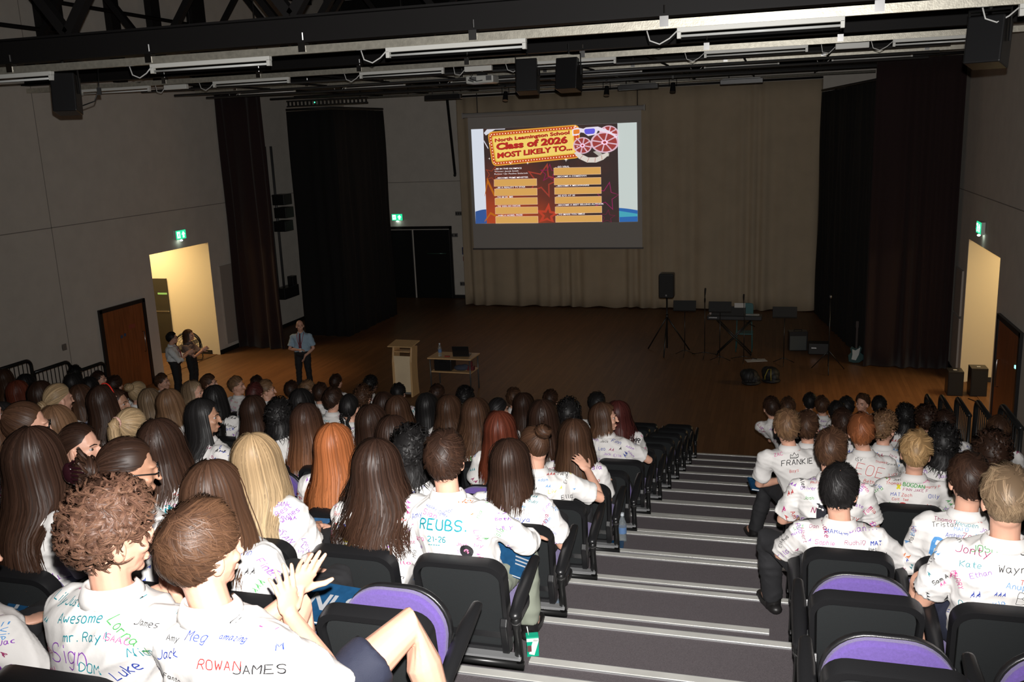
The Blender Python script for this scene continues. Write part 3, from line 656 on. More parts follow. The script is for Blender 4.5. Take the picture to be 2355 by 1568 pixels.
def make_hair(c):
    P = c['P']; style, colr = P['hair'][:2]; near = P.get('near', 0); hs = c['hs']; R = c['R']; hc = c['hc']; root = c['root']
    rng = np.random.default_rng(P['seed']); m = hair_mat(colr, *HC[colr])
    lod = {0: .38, 1: .7, 2: 1.5}[near]
    def skull(d, th): return (d*(HR+th[..., None])+HO)*hs
    def world(p): return p @ R.T+hc
    parts = []
    if style in ('S', 'U', 'C', 'X'):
        crown = np.array((rng.uniform(-.15, .15), -.55, .85)) if style != 'C' else np.array((0, -.1, 1.))
        A, u, w_ = frame_of(crown); sd_ = rng.uniform(0, 6)
        vol = {'S': .020, 'U': .026, 'C': .036, 'X': .050}[style]*P.get('vol', 1)
        def thick(pol, lim, d):
            q = np.clip(pol/lim, 0, 1); t = vol*(1-q**3.2)*(1+.22*np.sin(d[..., 0]*9+sd_)*np.sin(d[..., 1]*8+sd_*2)+.16*np.sin(d[..., 2]*13+d[..., 0]*11+sd_*3))+.005
            if style == 'U': el = d[..., 2]; t = np.where(el < -.02, .004, t)
            return t
        az = np.linspace(0, 2*PI, 49)[:-1]; lim = polar_limit(A, u, w_, az); k = 15
        q = np.linspace(.01, 1, k); pol = lim[:, None]*q; d = np.cos(pol)[..., None]*A+np.sin(pol)[..., None]*(np.cos(az)[:, None, None]*u+np.sin(az)[:, None, None]*w_)
        th = thick(pol, lim[:, None], d)*.66
        if style in 'CX': th = th*(1+.35*np.sin(az[:, None]*7+pol*9)*np.cos(pol*13+az[:, None]*3))
        parts.append(sheet(world(skull(d, th)), (d/HR) @ R.T/np.linalg.norm(d/HR, axis=-1, keepdims=True), True))
        n = int({'S': 3400, 'U': 3400, 'C': 4200, 'X': 2600}[style]*lod)
        az = rng.uniform(0, 2*PI, n); lim = np.interp(az, np.linspace(0, 2*PI, 49), np.append(polar_limit(A, u, w_, np.linspace(0, 2*PI, 49)[:-1]), polar_limit(A, u, w_, np.zeros(1))))
        p0 = lim*np.sqrt(rng.uniform(0, 1, n))*.97
        if style in 'SU':
            tf = 7; nt = n//tf; n = nt*tf; az = np.repeat(az[:nt], tf); p0 = np.repeat(p0[:nt], tf); lim = np.repeat(lim[:nt], tf); spn = rng.normal(0, 1, n); azc = az; az = az+spn*.035/np.maximum(np.sin(p0), .12); p0 = np.clip(p0+rng.normal(0, .03, n), 0, None)
            k = 5; ln = np.repeat(rng.uniform(.38, .66, nt), tf)*rng.uniform(.8, 1.1, n)*P.get('hlen', 1); swirl = np.repeat(rng.normal(.30, .38, nt), tf); lift = np.repeat(rng.uniform(-.001, .0085, nt), tf)*P.get('vol', 1)
            s = np.linspace(0, 1, k); pol = p0[:, None]+ln[:, None]*s; pol = np.minimum(pol, lim[:, None]+.06)
            a2 = az[:, None]+swirl[:, None]*s*.6/np.maximum(np.sin(p0), .35)[:, None]-(spn*.028/np.maximum(np.sin(p0), .12))[:, None]*s**2
            d = np.cos(pol)[..., None]*A+np.sin(pol)[..., None]*(np.cos(a2)[..., None]*u+np.sin(a2)[..., None]*w_)
            th = thick(pol, lim[:, None], d)*(.74+.32*s)+rng.uniform(-.001, .0025, n)[:, None]+lift[:, None]*s**1.5
            if style == 'U': th = np.where(d[..., 2] < -.02, .004+.001*s, th)
            Pw = world(skull(d, th)); N = (d/HR) @ R.T
            N = N+.35*np.gradient(Pw, axis=1)/.01*0; N /= np.linalg.norm(N, axis=-1, keepdims=True)
            parts.append(ribbons(Pw, N, np.array([.0016, .0028, .0027, .0020, .0006])*(1.0 if near == 2 else 1.25 if near else 2.0), rng.uniform(0, 1, n), .35, rng))
        else:
            tf = 7; nt = n//tf; n = nt*tf; rp = lambda q: np.repeat(q[:nt], tf); az, p0, lim = rp(az), rp(p0), rp(lim)
            k = 14; s = np.linspace(0, 1, k); ln = rp(rng.uniform(.18, .40, n)); az0 = az; dr = rp(rng.normal(0, .45, n)); az = az+rng.normal(0, .012, n); p0 = p0+rng.normal(0, .012, n)
            pol = p0[:, None]+ln[:, None]*s-.1; a2 = az[:, None]+dr[:, None]*s/np.maximum(np.sin(pol), .35); d = np.cos(pol)[..., None]*A+np.sin(pol)[..., None]*(np.cos(a2)[..., None]*u+np.sin(a2)[..., None]*w_)
            th = vol*(1-np.clip(p0/lim, 0, 1)**4)[:, None]*rp(rng.uniform(.55, 1.12, n))[:, None]+.006
            Pw = world(skull(d, th+0*pol)); N = (d/HR) @ R.T; N /= np.linalg.norm(N, axis=-1, keepdims=True)
            T = np.gradient(Pw, axis=1); T /= np.linalg.norm(T, axis=-1, keepdims=True)+1e-9; B = np.cross(T, N)
            r = rp(rng.uniform(.006, .0135, n))[:, None]*rng.uniform(.8, 1.1, n)[:, None]; ph = rp(rng.uniform(0, 6.3, n))[:, None]+rng.normal(0, .22, n)[:, None]+s*rp(rng.uniform(6, 11, n)*rng.choice((-1, 1), n))[:, None]
            Pw = Pw+(N*np.cos(ph)[..., None]+B*np.sin(ph)[..., None])*r[..., None]; N2 = N*.9+(N*np.cos(ph)[..., None]+B*np.sin(ph)[..., None])*.75; N2 /= np.linalg.norm(N2, axis=-1, keepdims=True)
            w0 = .0026 if near == 2 else .0036 if near else .006
            parts.append(ribbons(Pw, N, w0*np.sin(np.linspace(.25, PI-.2, k)), rng.uniform(0, 1, n), .3, rng, N2))
        if style == 'X': hang(c, parts, rng, int(260*lod), .20, .13, .16, 1.0, rng, wave=.018, amax=105, start=.9)
    elif style in ('L', 'Lw', 'M'):
        L, W2 = {'L': (.40, .155), 'Lw': (.40, .175), 'M': (.16, .125)}[style]; L *= P.get('hl', 1); W2 *= P.get('hw', 1)
        hang(c, parts, rng, int(1500*lod), L, W2, .15, 0, rng, wave={'L': .004, 'Lw': .016, 'M': .005}[style], amax=112, top=True)
    else:
        # tied back: everything combed to a point B on the back of the head
        B = {'B': (.0, -.80, .50), 'K': (0, -.98, -.12), 'P': (0, -.9, .45), 'LB': (0, -.95, -.38), 'BR': (0, -.2, .95)}[style]
        A, u, w_ = frame_of(np.array(B)); az = np.linspace(0, 2*PI, 49)[:-1]; lim = polar_limit(A, u, w_, az); k = 14; q = np.linspace(.02, 1, k)
        pol = lim[:, None]*q; d = np.cos(pol)[..., None]*A+np.sin(pol)[..., None]*(np.cos(az)[:, None, None]*u+np.sin(az)[:, None, None]*w_)
        th = .009*np.sqrt(np.clip(1-q, 0, 1))[None, :]+.003+0*pol; Nn = (d/HR) @ R.T; Nn /= np.linalg.norm(Nn, axis=-1, keepdims=True)
        parts.append(sheet(world(skull(d, th)), Nn, True))
        n = int(700*lod); az = rng.uniform(0, 2*PI, n); lim = polar_limit(A, u, w_, az); k = 9; q = np.linspace(1, .04, k); e = rng.uniform(.35, 1, n)
        pol = (lim*np.maximum(e, .3))[:, None]*q; d = np.cos(pol)[..., None]*A+np.sin(pol)[..., None]*(np.cos(az)[:, None, None]*u+np.sin(az)[:, None, None]*w_)
        th = .010*np.sqrt(np.clip(1-pol/lim[:, None], 0, 1))+.005+rng.uniform(0, .003, n)[:, None]; N = (d/HR) @ R.T; N /= np.linalg.norm(N, axis=-1, keepdims=True)
        parts.append(ribbons(world(skull(d, th)), N, np.interp(np.linspace(0, 1, k), [0, .2, .8, 1], [.001, .006, .006, .003]), rng.uniform(0, 1, n), .3, rng))
        bp = world(skull(A, np.array(.012))); out = R @ A
        def bundle(pts, r0, r1, nn, wv, tw=1.5):
            pts = np.array(pts); k = 12; s = np.linspace(0, 1, k); seg = np.linspace(0, 1, len(pts)); C = np.stack([np.interp(s, seg, pts[:, i]) for i in range(3)], 1)
            T = np.gradient(C, axis=0); T /= np.linalg.norm(T, axis=1, keepdims=True); U_ = np.cross(T, (0.3, .2, .93)); U_ /= np.linalg.norm(U_, axis=1, keepdims=True)+1e-9; W_ = np.cross(T, U_)
            a = rng.uniform(0, 2*PI, nn)[:, None]+s*tw; rr = (r0*(1-s)+r1*s)*np.interp(s, [0, .15, .8, 1], [.5, 1, 1, .35]); e = rng.uniform(.75, 1.1, nn)[:, None]
            N = np.cos(a)[..., None]*U_+np.sin(a)[..., None]*W_; Pp = C+N*(rr*e)[..., None]+wv*np.sin(s*9+rng.uniform(0, 6, (nn, 1)))[..., None]*N
            parts.append(ribbons(Pp, N, np.full(k, .008), rng.uniform(0, 1, nn), .3, rng))
        Rz = rotz(-c['yaw']); 
        if style in ('B', 'LB', 'K'):
            rb = {'B': .046, 'LB': .040, 'K': .055}[style]*hs; bc = bp+out*rb*.55; nn = int(200*max(lod, .6)); k = 12; s = np.linspace(0, 1, k)
            a = rng.uniform(0, 6.3, nn)[:, None]+s*2.6; incl = rng.uniform(-1.1, 1.1, nn)[:, None]; e = rng.uniform(.82, 1.12, nn)[:, None]+.06*np.sin(s*7)[None, :]
            Au, uu, ww = frame_of(out+np.array((.01, 0, .02))); dd = np.sin(incl)[..., None]*Au+np.cos(incl)[..., None]*(np.cos(a)[..., None]*uu+np.sin(a)[..., None]*ww)
            parts.append(ribbons(bc+dd*rb*e[..., None]*np.array((1.15, .9, 1)), dd, np.full(k, .009)*np.sin(np.linspace(.3, 2.9, k)), rng.uniform(0, 1, nn), .4, rng))
            mb = MB().ell(bc, (rb*.9,)*3, None, 20, 12); V = np.concatenate(mb.v); F = np.array([f if len(f) == 4 else list(f)+[f[-1]] for f in mb.f if len(f) == 4]); N = V-bc
            parts.append((V, F, np.full((len(V), 2), .3), N))
            if style == 'K':
                for q in range(16):
                    a0 = rng.uniform(0, 6.3); st = bc+(uu*math.cos(a0)+ww*math.sin(a0))*rb; bundle([st, st+(uu*math.cos(a0)+ww*math.sin(a0))*.045+out*.03, st+(uu*math.cos(a0)+ww*math.sin(a0))*.04+np.array((0, 0, -.05))], .006, .003, 9, .003)
                h = MB()
                for sx in (-1, 1):
                    for q in range(5): h.tube([bc+out*(rb+.006)+ww*(q-2)*.017, bc+out*(rb*.8)+ww*(q-2)*.017+uu*sx*.035, bc+out*.01+ww*(q-2)*.017+uu*sx*.06], [.007, .006, .003], 8, True)
                h.ell(bc+out*(rb+.005), (.03, .02, .045)); h.build('hair_claw', mat('tortoise_claw', (.015, .004, .006), .12, coat=1), root, smooth=True)
        elif style == 'P':
            low = P.get('low', 0); h0 = bp; 
            bundle([h0, h0+out*.045+np.array((0, 0, -.01)), h0+out*.055+np.array((0, 0, -.09)), h0+out*.045+np.array((.01, 0, -.19)), h0+out*.04+np.array((0, 0, -.27))], .030, .040, int(260*max(lod, .6)), .006)
            MB().tube([h0+out*.018+(R @ np.array((math.cos(a), 0, math.sin(a))))*.030 for a in np.linspace(0, 2*PI, 14)], .010, 8).build('scrunchie', mat('scrunchie_pink', (.55, .32, .26), .9), root, smooth=True)
        elif style == 'BR':
            for sx in (-1, 1):
                st = world(skull(np.array((sx*.35, -.8, -.35)), np.array(.008))); 
                for q in range(11):
                    p = st+np.array((sx*.012*math.sin(q), -.012-.004*q if q < 4 else -.03, -.021*q)); mb = MB().ell(p, (.020, .018, .017), rotx(.5), 12, 8); V = np.concatenate(mb.v); F = np.array([f for f in mb.f if len(f) == 4]); parts.append((V, F, np.full((len(V), 2), .4+.2*(q % 2)), V-p))
    o = hair_mesh('hair', parts, m, root)
    if P.get('glow'):  # small clips
        q = MB()
        for i in range(2): q.ell(world(skull(np.array((.45*(2*i-1), -.25, .85)), np.array(.016))), (.012, .008, .008))
        q.build('hair_clip', mat('gold_clip', (.9, .8, .5), .1, 1), root, smooth=True)
    if P.get('band'):
        A_ = np.linspace(-1.25, 1.25, 15); MB().tube([world(skull(np.array((math.sin(a), .30, math.cos(a))), np.array(.018))) for a in A_], .006, 6).build('hair_band', mat(*P['band']), root, smooth=True)

def hang(c, parts, rng, n, L, W2, D2, _z, __, wave=.004, amax=112, top=False, start=.0):
    P = c['P']; near_ = P.get('near', 0); hs = c['hs']; R = c['R']; hc = c['hc']; Rz = rotz(-c['yaw']); nb = c['nb']
    A, u, w_ = frame_of(np.array((0, -.18, 1.))); am = math.radians(amax)
    def path(az, p0, e, k1, k2):
        m_ = len(az); s1 = np.linspace(0, 1, k1); pe = np.radians(np.interp(np.abs(az), [0, 1.2, 2.0], [104, 100, 96]))
        pol = p0[:, None]*(1-s1)+pe[:, None]*s1; d = np.cos(pol)[..., None]*A+np.sin(pol)[..., None]*(np.cos(az)[:, None, None]*u+np.sin(az)[:, None, None]*w_)
        th = (.014+.014*np.sin(pol*.9))*P.get('vol', 1); q = (d*(HR+(th*e[:, None])[..., None])+HO)*hs
        a1 = q @ R.T+hc; N1 = (d/HR) @ R.T; N1 /= np.linalg.norm(N1, axis=-1, keepdims=True)
        # below the widest point the hair falls
        s2 = np.linspace(0, 1, k2+1)[1:]; rad = np.stack([np.sin(az), -np.cos(az), 0*az], 1) @ Rz.T
        base = a1[:, -1]; cx_ = base[:, :2]; r0 = HR[:2].mean()*hs
        drop = L*np.interp(np.abs(az), [0, 1.9], [1, .86])*(rng.uniform(.70, 1.08, m_) if m_ > 60 else .78)
        z = base[:, 2][:, None]-drop[:, None]*s2
        # keep the fall outside shoulders and back (superellipse round the torso axis)
        px_ = base[:, 0][:, None]+rad[:, 0][:, None]*(W2-.09)*s2*e[:, None]; py_ = base[:, 1][:, None]+rad[:, 1][:, None]*.02*s2
        shz = c['shz']; t = np.clip((nb[2]+.02-z)/.12, 0, 1); sx_ = .045+(.215*c['S']-.045)*t; sy_ = .070+(.150*c['S']-.07)*t+.012*e[:, None]
        ca, sa = math.cos(-c['ty']), math.sin(-c['ty']); dx, dy = px_-nb[0], py_-nb[1]; lx, ly = dx*ca-dy*sa, dx*sa+dy*ca
        w2 = W2*1.08; lx = np.clip(lx, -w2, w2)
        need = -sy_*np.sqrt(np.clip(1-(np.abs(lx)/np.maximum(sx_, .001))**2.6, 0, 1))-.006
        bk = np.abs(az)[:, None] < math.radians(100)
        ly = np.where(bk & (t > 0), np.minimum(ly, need-.010*(e[:, None]-.9)), ly)
        fr = ~bk & (t > 0); lx = np.where(fr, lx, lx)
        c2, s2_ = math.cos(c['ty']), math.sin(c['ty']); px_ = lx*c2-ly*s2_+nb[0]; py_ = lx*s2_+ly*c2+nb[1]
        a2 = np.stack([px_, py_, z], 2); N2 = rad[:, None, :]*np.array((1., 1, 0))+np.array((0, 0, .18)); N2 = np.broadcast_to(N2, a2.shape)
        Pp = np.concatenate([a1, a2], 1); Nn = np.concatenate([N1, N2], 1)
        # soften the join
        for _ in range(2): Pp[:, k1-1:-1] = (Pp[:, k1-2:-2]+2*Pp[:, k1-1:-1]+Pp[:, k1:])/4
        Nn = Nn.copy(); Nn[:, 1:-1] = (Nn[:, :-2]+Nn[:, 1:-1]+Nn[:, 2:])/3; Nn /= np.linalg.norm(Nn, axis=-1, keepdims=True)
        return Pp, Nn
    st = np.radians(3) if start == 0 else start
    az = np.linspace(-am, am, 41); Pp, Nn = path(az, np.full(41, st), np.full(41, .62), 8, 9); parts.append(sheet(Pp, Nn, False))
    if top:  # front of the scalp
        az = np.linspace(am, 2*PI-am, 14); lim = polar_limit(A, u, w_, az); q = np.linspace(.03, 1, 7); pol = lim[:, None]*q; d = np.cos(pol)[..., None]*A+np.sin(pol)[..., None]*(np.cos(az)[:, None, None]*u+np.sin(az)[:, None, None]*w_)
        N = (d/HR) @ R.T; N /= np.linalg.norm(N, axis=-1, keepdims=True); parts.append(sheet((d*(HR+.012)+HO)*hs @ R.T+hc, N, False))
        n3 = n//5; az = rng.uniform(am-.1, 2*PI-am+.1, n3); lim = polar_limit(A, u, w_, az); q = np.linspace(.05, 1, 6); pol = lim[:, None]*q; d = np.cos(pol)[..., None]*A+np.sin(pol)[..., None]*(np.cos(az)[:, None, None]*u+np.sin(az)[:, None, None]*w_)
        N = (d/HR) @ R.T; N /= np.linalg.norm(N, axis=-1, keepdims=True); parts.append(ribbons((d*(HR+.0145)+HO)*hs @ R.T+hc, N, np.full(6, .008), rng.uniform(0, 1, n3), .2, rng))
    ncl = 34; ci = rng.integers(0, ncl, n); ac = rng.uniform(-am, am, ncl)[ci]; ec = rng.uniform(.70, 1.22, ncl)[ci]; az = np.clip(ac+rng.normal(0, .10, n), -am, am); e = ec+rng.uniform(-.12, .12, n); fl_ = rng.random(n) < .05; e = np.where(fl_, e+.35, e); az = np.where(rng.random(n) < .35, rng.uniform(-am, am, n), az); p0 = st+np.radians(rng.uniform(0, 55, n))*rng.uniform(0, 1, n)
    Pp, Nn = path(az, p0, e, 7, 9); k = Pp.shape[1]; s = np.linspace(0, 1, k); B = np.cross(np.gradient(Pp, axis=1), Nn); B /= np.linalg.norm(B, axis=-1, keepdims=True)+1e-9
    Pp = Pp+B*(np.clip(az-ac, -.22, .22)*.08)[:, None, None]*(np.clip(s*2-.9, 0, 1)**1.3)[None, :, None];  ramp = np.clip(s*1.9-.8, 0, 1); ph = rng.uniform(0, 6.3, n)[:, None] if wave < .01 else (np.round(rng.uniform(0, 6, n))*1.05)[:, None]
    Pp = Pp+(B*np.sin(s*(7 if wave < .01 else 13)+ph)[..., None]+(0 if wave < .01 else 1)*Nn*np.cos(s*13+ph)[..., None])*(wave*ramp)[..., None]
    parts.append(ribbons(Pp, Nn, np.interp(s, [0, .15, .8, 1], [.003, .0062, .0058, .0012])*(1 if near_ else 1.6)*P.get('rw', 1), rng.uniform(0, 1, n), .25, rng))

# ---------------------------------------------------------------- pens on shirts
GL = dict(zip('ABCDEFGHIJKLMNOPQRSTUVWXYZ', ['00 26 40|12 32', '00 06 26 35 34 23 03|23 42 41 30 00', '45 36 16 05 01 10 30 41', '00 06 26 44 42 20 00', '46 06 00 40|03 33', '46 06 00|03 33', '45 36 16 05 01 10 30 41 43 23', '00 06|40 46|03 43', '10 16', '46 41 30 10 01', '00 06|46 03 40', '06 00 40', '00 06 23 46 40', '00 06 40 46', '16 05 01 10 30 41 45 36 16', '00 06 36 45 44 33 03', '16 05 01 10 30 41 45 36 16|22 40', '00 06 36 45 44 33 03|23 40', '45 36 16 05 04 13 33 42 41 30 10 01', '06 46|26 20', '06 01 10 30 41 46', '06 20 46', '06 10 24 30 46', '06 40|00 46', '06 23 46|23 20', '06 46 00 40']))
GL.update(dict(zip('abcdefghijklmnopqrstuvwxyz', ['33 24 14 03 01 10 20 32|34 31 40', '06 00|03 14 24 33 31 20 00', '33 24 14 03 01 10 30', '36 30|33 14 03 01 10 31', '02 32 33 24 14 03 01 10 30', '36 26 15 10|04 24', '33 24 14 03 01 10 31|34 3a 2b 0a', '06 00|03 14 24 33 30', '14 10|15 16', '24 2a 1b 0a|25 26', '06 00|34 02 30', '16 11 20', '04 00|03 14 23 20|23 34 43 40', '04 00|03 14 24 33 30', '14 03 01 10 20 31 33 24 14', '04 0b|03 14 24 33 31 20 00', '33 14 03 01 10 31|34 3b', '04 00|03 14 34', '34 14 03 12 22 31 20 00', '16 11 20 30|04 34', '04 01 10 20 31|34 30', '04 20 44', '04 10 23 30 44', '04 30|00 34', '04 20|44 0b', '04 34 00 30'])))
GL.update({'0': GL['O'], '1': '15 26 20', '2': '05 16 36 45 44 00 40', '3': '06 46 23 33 42 41 30 10 01', '4': '30 36 02 42', '5': '46 06 03 33 42 41 30 00', '6': '46 16 03 01 10 30 41 42 33 03', '7': '06 46 10', '8': '13 04 05 16 36 45 44 33 13 02 01 10 30 41 42 33', '-': '13 33', '!': '26 22|21 20', '.': '10 11', '*': '20 03 05 16 25 36 45 43 20', '_': '0a 4a', '^': '00 05 22 46 62 85 80 00|01 81|45 46', '~': '00 34 01 44 11 46 22 40 36'})
def _c(ch): return float(ch) if ch.isdigit() else -(ord(ch)-96.)
INK = dict(k=(.012, .012, .014), b=(.02, .05, .34), t=(.0, .22, .27), g=(.05, .30, .07), p=(.62, .05, .26), r=(.50, .03, .03), v=(.24, .05, .42), o=(.62, .15, .02), y=(.65, .60, .02), l=(.08, .28, .60), m=(.28, .01, .10))
FILL = 'Tom Amy Beth Jack Ella Sam Mia Finn Isla Noah Evie Ben Lucy Max Ruby Leo Kate Zara Dan Erin Josh Liv Adam Meg Rob Ivy'.split()
def strokes(txt, h, slant=.12, jit=None):
    """text -> list of polylines in plane units, and the width"""
    out = []; x = 0; s = h/6
    for ch in txt:
        if ch == ' ': x += 3*s; continue
        g = GL.get(ch)
        if not g: continue
        wmax = 0
        for st in g.split('|'):
            P = np.array([(_c(q[0]), _c(q[1])) for q in st.split()]); 
            if jit: P = P+jit.normal(0, .16, P.shape)
            if len(P) > 2 and ch not in 'EFHILTMNVWXYZAK':
                for _ in range(1): P = np.concatenate([[P[0]], np.stack([P[:-1]*.75+P[1:]*.25, P[:-1]*.25+P[1:]*.75], 1).reshape(-1, 2), [P[-1]]])
            wmax = max(wmax, P[:, 0].max()); P = P*s; P[:, 0] += x+P[:, 1]*slant; out.append(P)
        x += (wmax+1.6)*s
    return out, x
def write_on(ctx, items, nfill, colors, big=1.0, seed=0, name='lettering', fills=None):
    """items: (text, ink, height, u, v, angle deg, pen) laid on the back of the shirt"""
    rng = np.random.default_rng(seed+5); root = ctx['root']; so = ctx['shirt']; ty = ctx['ty']
    bvh = ctx['bvh']; hip, nb, S = ctx['hip'], ctx['nb'], ctx['S']
    a = math.radians(24); Rt = rotz(ty); d = Rt @ np.array((0, math.cos(a), -math.sin(a))); up = Rt @ np.array((0, math.sin(a), math.cos(a))); rt = Rt @ np.array((1., 0, 0))
    o0 = hip*.35+nb*.65; O = o0-d*1.0; V, F, Mi = [], [], []; inks = []; used = []
    its = list(items)
    tries = 0
    boxes = [(u-.01, v-.01, u+strokes(t, h)[1]+.01, v+h*1.1+.01) for t, ink, h, u, v, an, pen in items if abs(an) < 40]
    while nfill > 0 and tries < 900:
        tries += 1; t = FILL[rng.integers(len(FILL))] if rng.random() < .72 else '~'*rng.integers(1, 4)
        h = rng.uniform(.014, .028)*big; w_ = strokes(t, h)[1]; u = rng.uniform(-.27, .25)*S-w_/2; v = rng.uniform(-.24, .22)*S; an = rng.normal(0, 9) if abs(u+w_/2) < .17 else rng.uniform(-80, 80)
        bx = (u-.008, v-.006, u+w_+.008, v+h+.008)
        if any(bx[0] < b[2] and b[0] < bx[2] and bx[1] < b[3] and b[1] < bx[3] for b in boxes): continue
        boxes.append(bx); its.append((t, colors[rng.integers(len(colors))], h, u, v, an, None)); nfill -= 1
    for n_it, (t, ink, h, u0, v0, an, pen) in enumerate(its):
        if n_it < len(items) and h < .043: h *= .78; pen = pen and pen*1.0
        st, w_ = strokes(t, h, .12, rng if pen is None else None); pen = pen or max(.0021, h*.10)*(1.0 if big <= 1 else 1.25); ca, sa = math.cos(math.radians(an)), math.sin(math.radians(an))
        h_ = h
        if ink not in inks: inks.append(ink)
        mi = inks.index(ink)
        for Pl in st:
            L = np.r_[0, np.cumsum(np.linalg.norm(np.diff(Pl, axis=0), axis=1))]
            if L[-1] < 1e-5: continue
            k = max(2, int(L[-1]/.011)+1, min(len(Pl), 9)); s = np.unique(np.concatenate([np.linspace(0, L[-1], k), L])); Q = np.stack([np.interp(s, L, Pl[:, i]) for i in (0, 1)], 1)
            T = np.gradient(Q, axis=0); T /= np.linalg.norm(T, axis=1, keepdims=True)+1e-9; Nr = np.stack([-T[:, 1], T[:, 0]], 1)*pen/2
            prev = None
            for q, nr in zip(Q, Nr):
                cur = []
                for sg in (-1, 1):
                    uu, vv = q+sg*nr; uu, vv = u0+uu*ca-vv*sa, v0+uu*sa+vv*ca
                    hit, nn, _, _ = bvh.ray_cast(Vector(O+rt*uu+up*vv), Vector(d), 1.6)
                    if hit is None or -nn.dot(Vector(d)) < .22: cur = None; break
                    cur.append(np.array(hit)+np.array(nn)*.0018)
                if cur is not None and (prev is None or max(np.linalg.norm(cur[0]-V[prev]), np.linalg.norm(cur[1]-V[prev+1])) < .05):
                    V += cur; i = len(V)-2
                    if prev is not None: F.append((prev, prev+1, i+1, i)); Mi.append(mi)
                    prev = i
                else: prev = None
    if not F: return
    me = bpy.data.meshes.new(name); me.from_pydata([tuple(v) for v in V], [], F); me.polygons.foreach_set('material_index', Mi)
    for i in inks: me.materials.append(mat('ink_'+i, INK[i], .7))
    me.update(); o = bpy.data.objects.new(name, me); COL.objects.link(o); o.parent = root; tag(o, 'felt-pen writing on the back of the shirt')
def patch_on(ctx, poly, col, name, lab, inner=None, fillgrid=True):
    """solid drawn shape on the shirt back: polygon in (u, v), fan from its middle"""
    ty = ctx['ty']; a = math.radians(24); Rt = rotz(ty); d = Rt @ np.array((0, math.cos(a), -math.sin(a))); up = Rt @ np.array((0, math.sin(a), math.cos(a))); rt = Rt @ np.array((1., 0, 0))
    o0 = ctx['hip']*.35+ctx['nb']*.65; O = o0-d; P = np.array(poly); c = P.mean(0); V = []; n = len(P); K = 5
    for j in range(K+1):
        for p in P:
            q = c+(p-c)*(j/K if inner is None else inner+(1-inner)*j/K); h, nn, _, _ = ctx['bvh'].ray_cast(Vector(O+rt*q[0]+up*q[1]), Vector(d), 1.6)
            if h is None: return
            V.append(tuple(h+nn*.0026))
    F = [(j*n+i, j*n+(i+1) % n, (j+1)*n+(i+1) % n, (j+1)*n+i) for j in range(K) for i in range(n)]
    me = bpy.data.meshes.new(name); me.from_pydata(V, [], F); me.materials.append(mat('ink_'+name+str(col), col, .7)); me.update()
    o = bpy.data.objects.new(name, me); COL.objects.link(o); o.parent = ctx['root']; tag(o, lab)
def circle(u, v, r, n=20, e=1): return [(u+r*math.cos(a), v+r*e*math.sin(a)) for a in np.linspace(0, 2*PI, n, endpoint=False)]
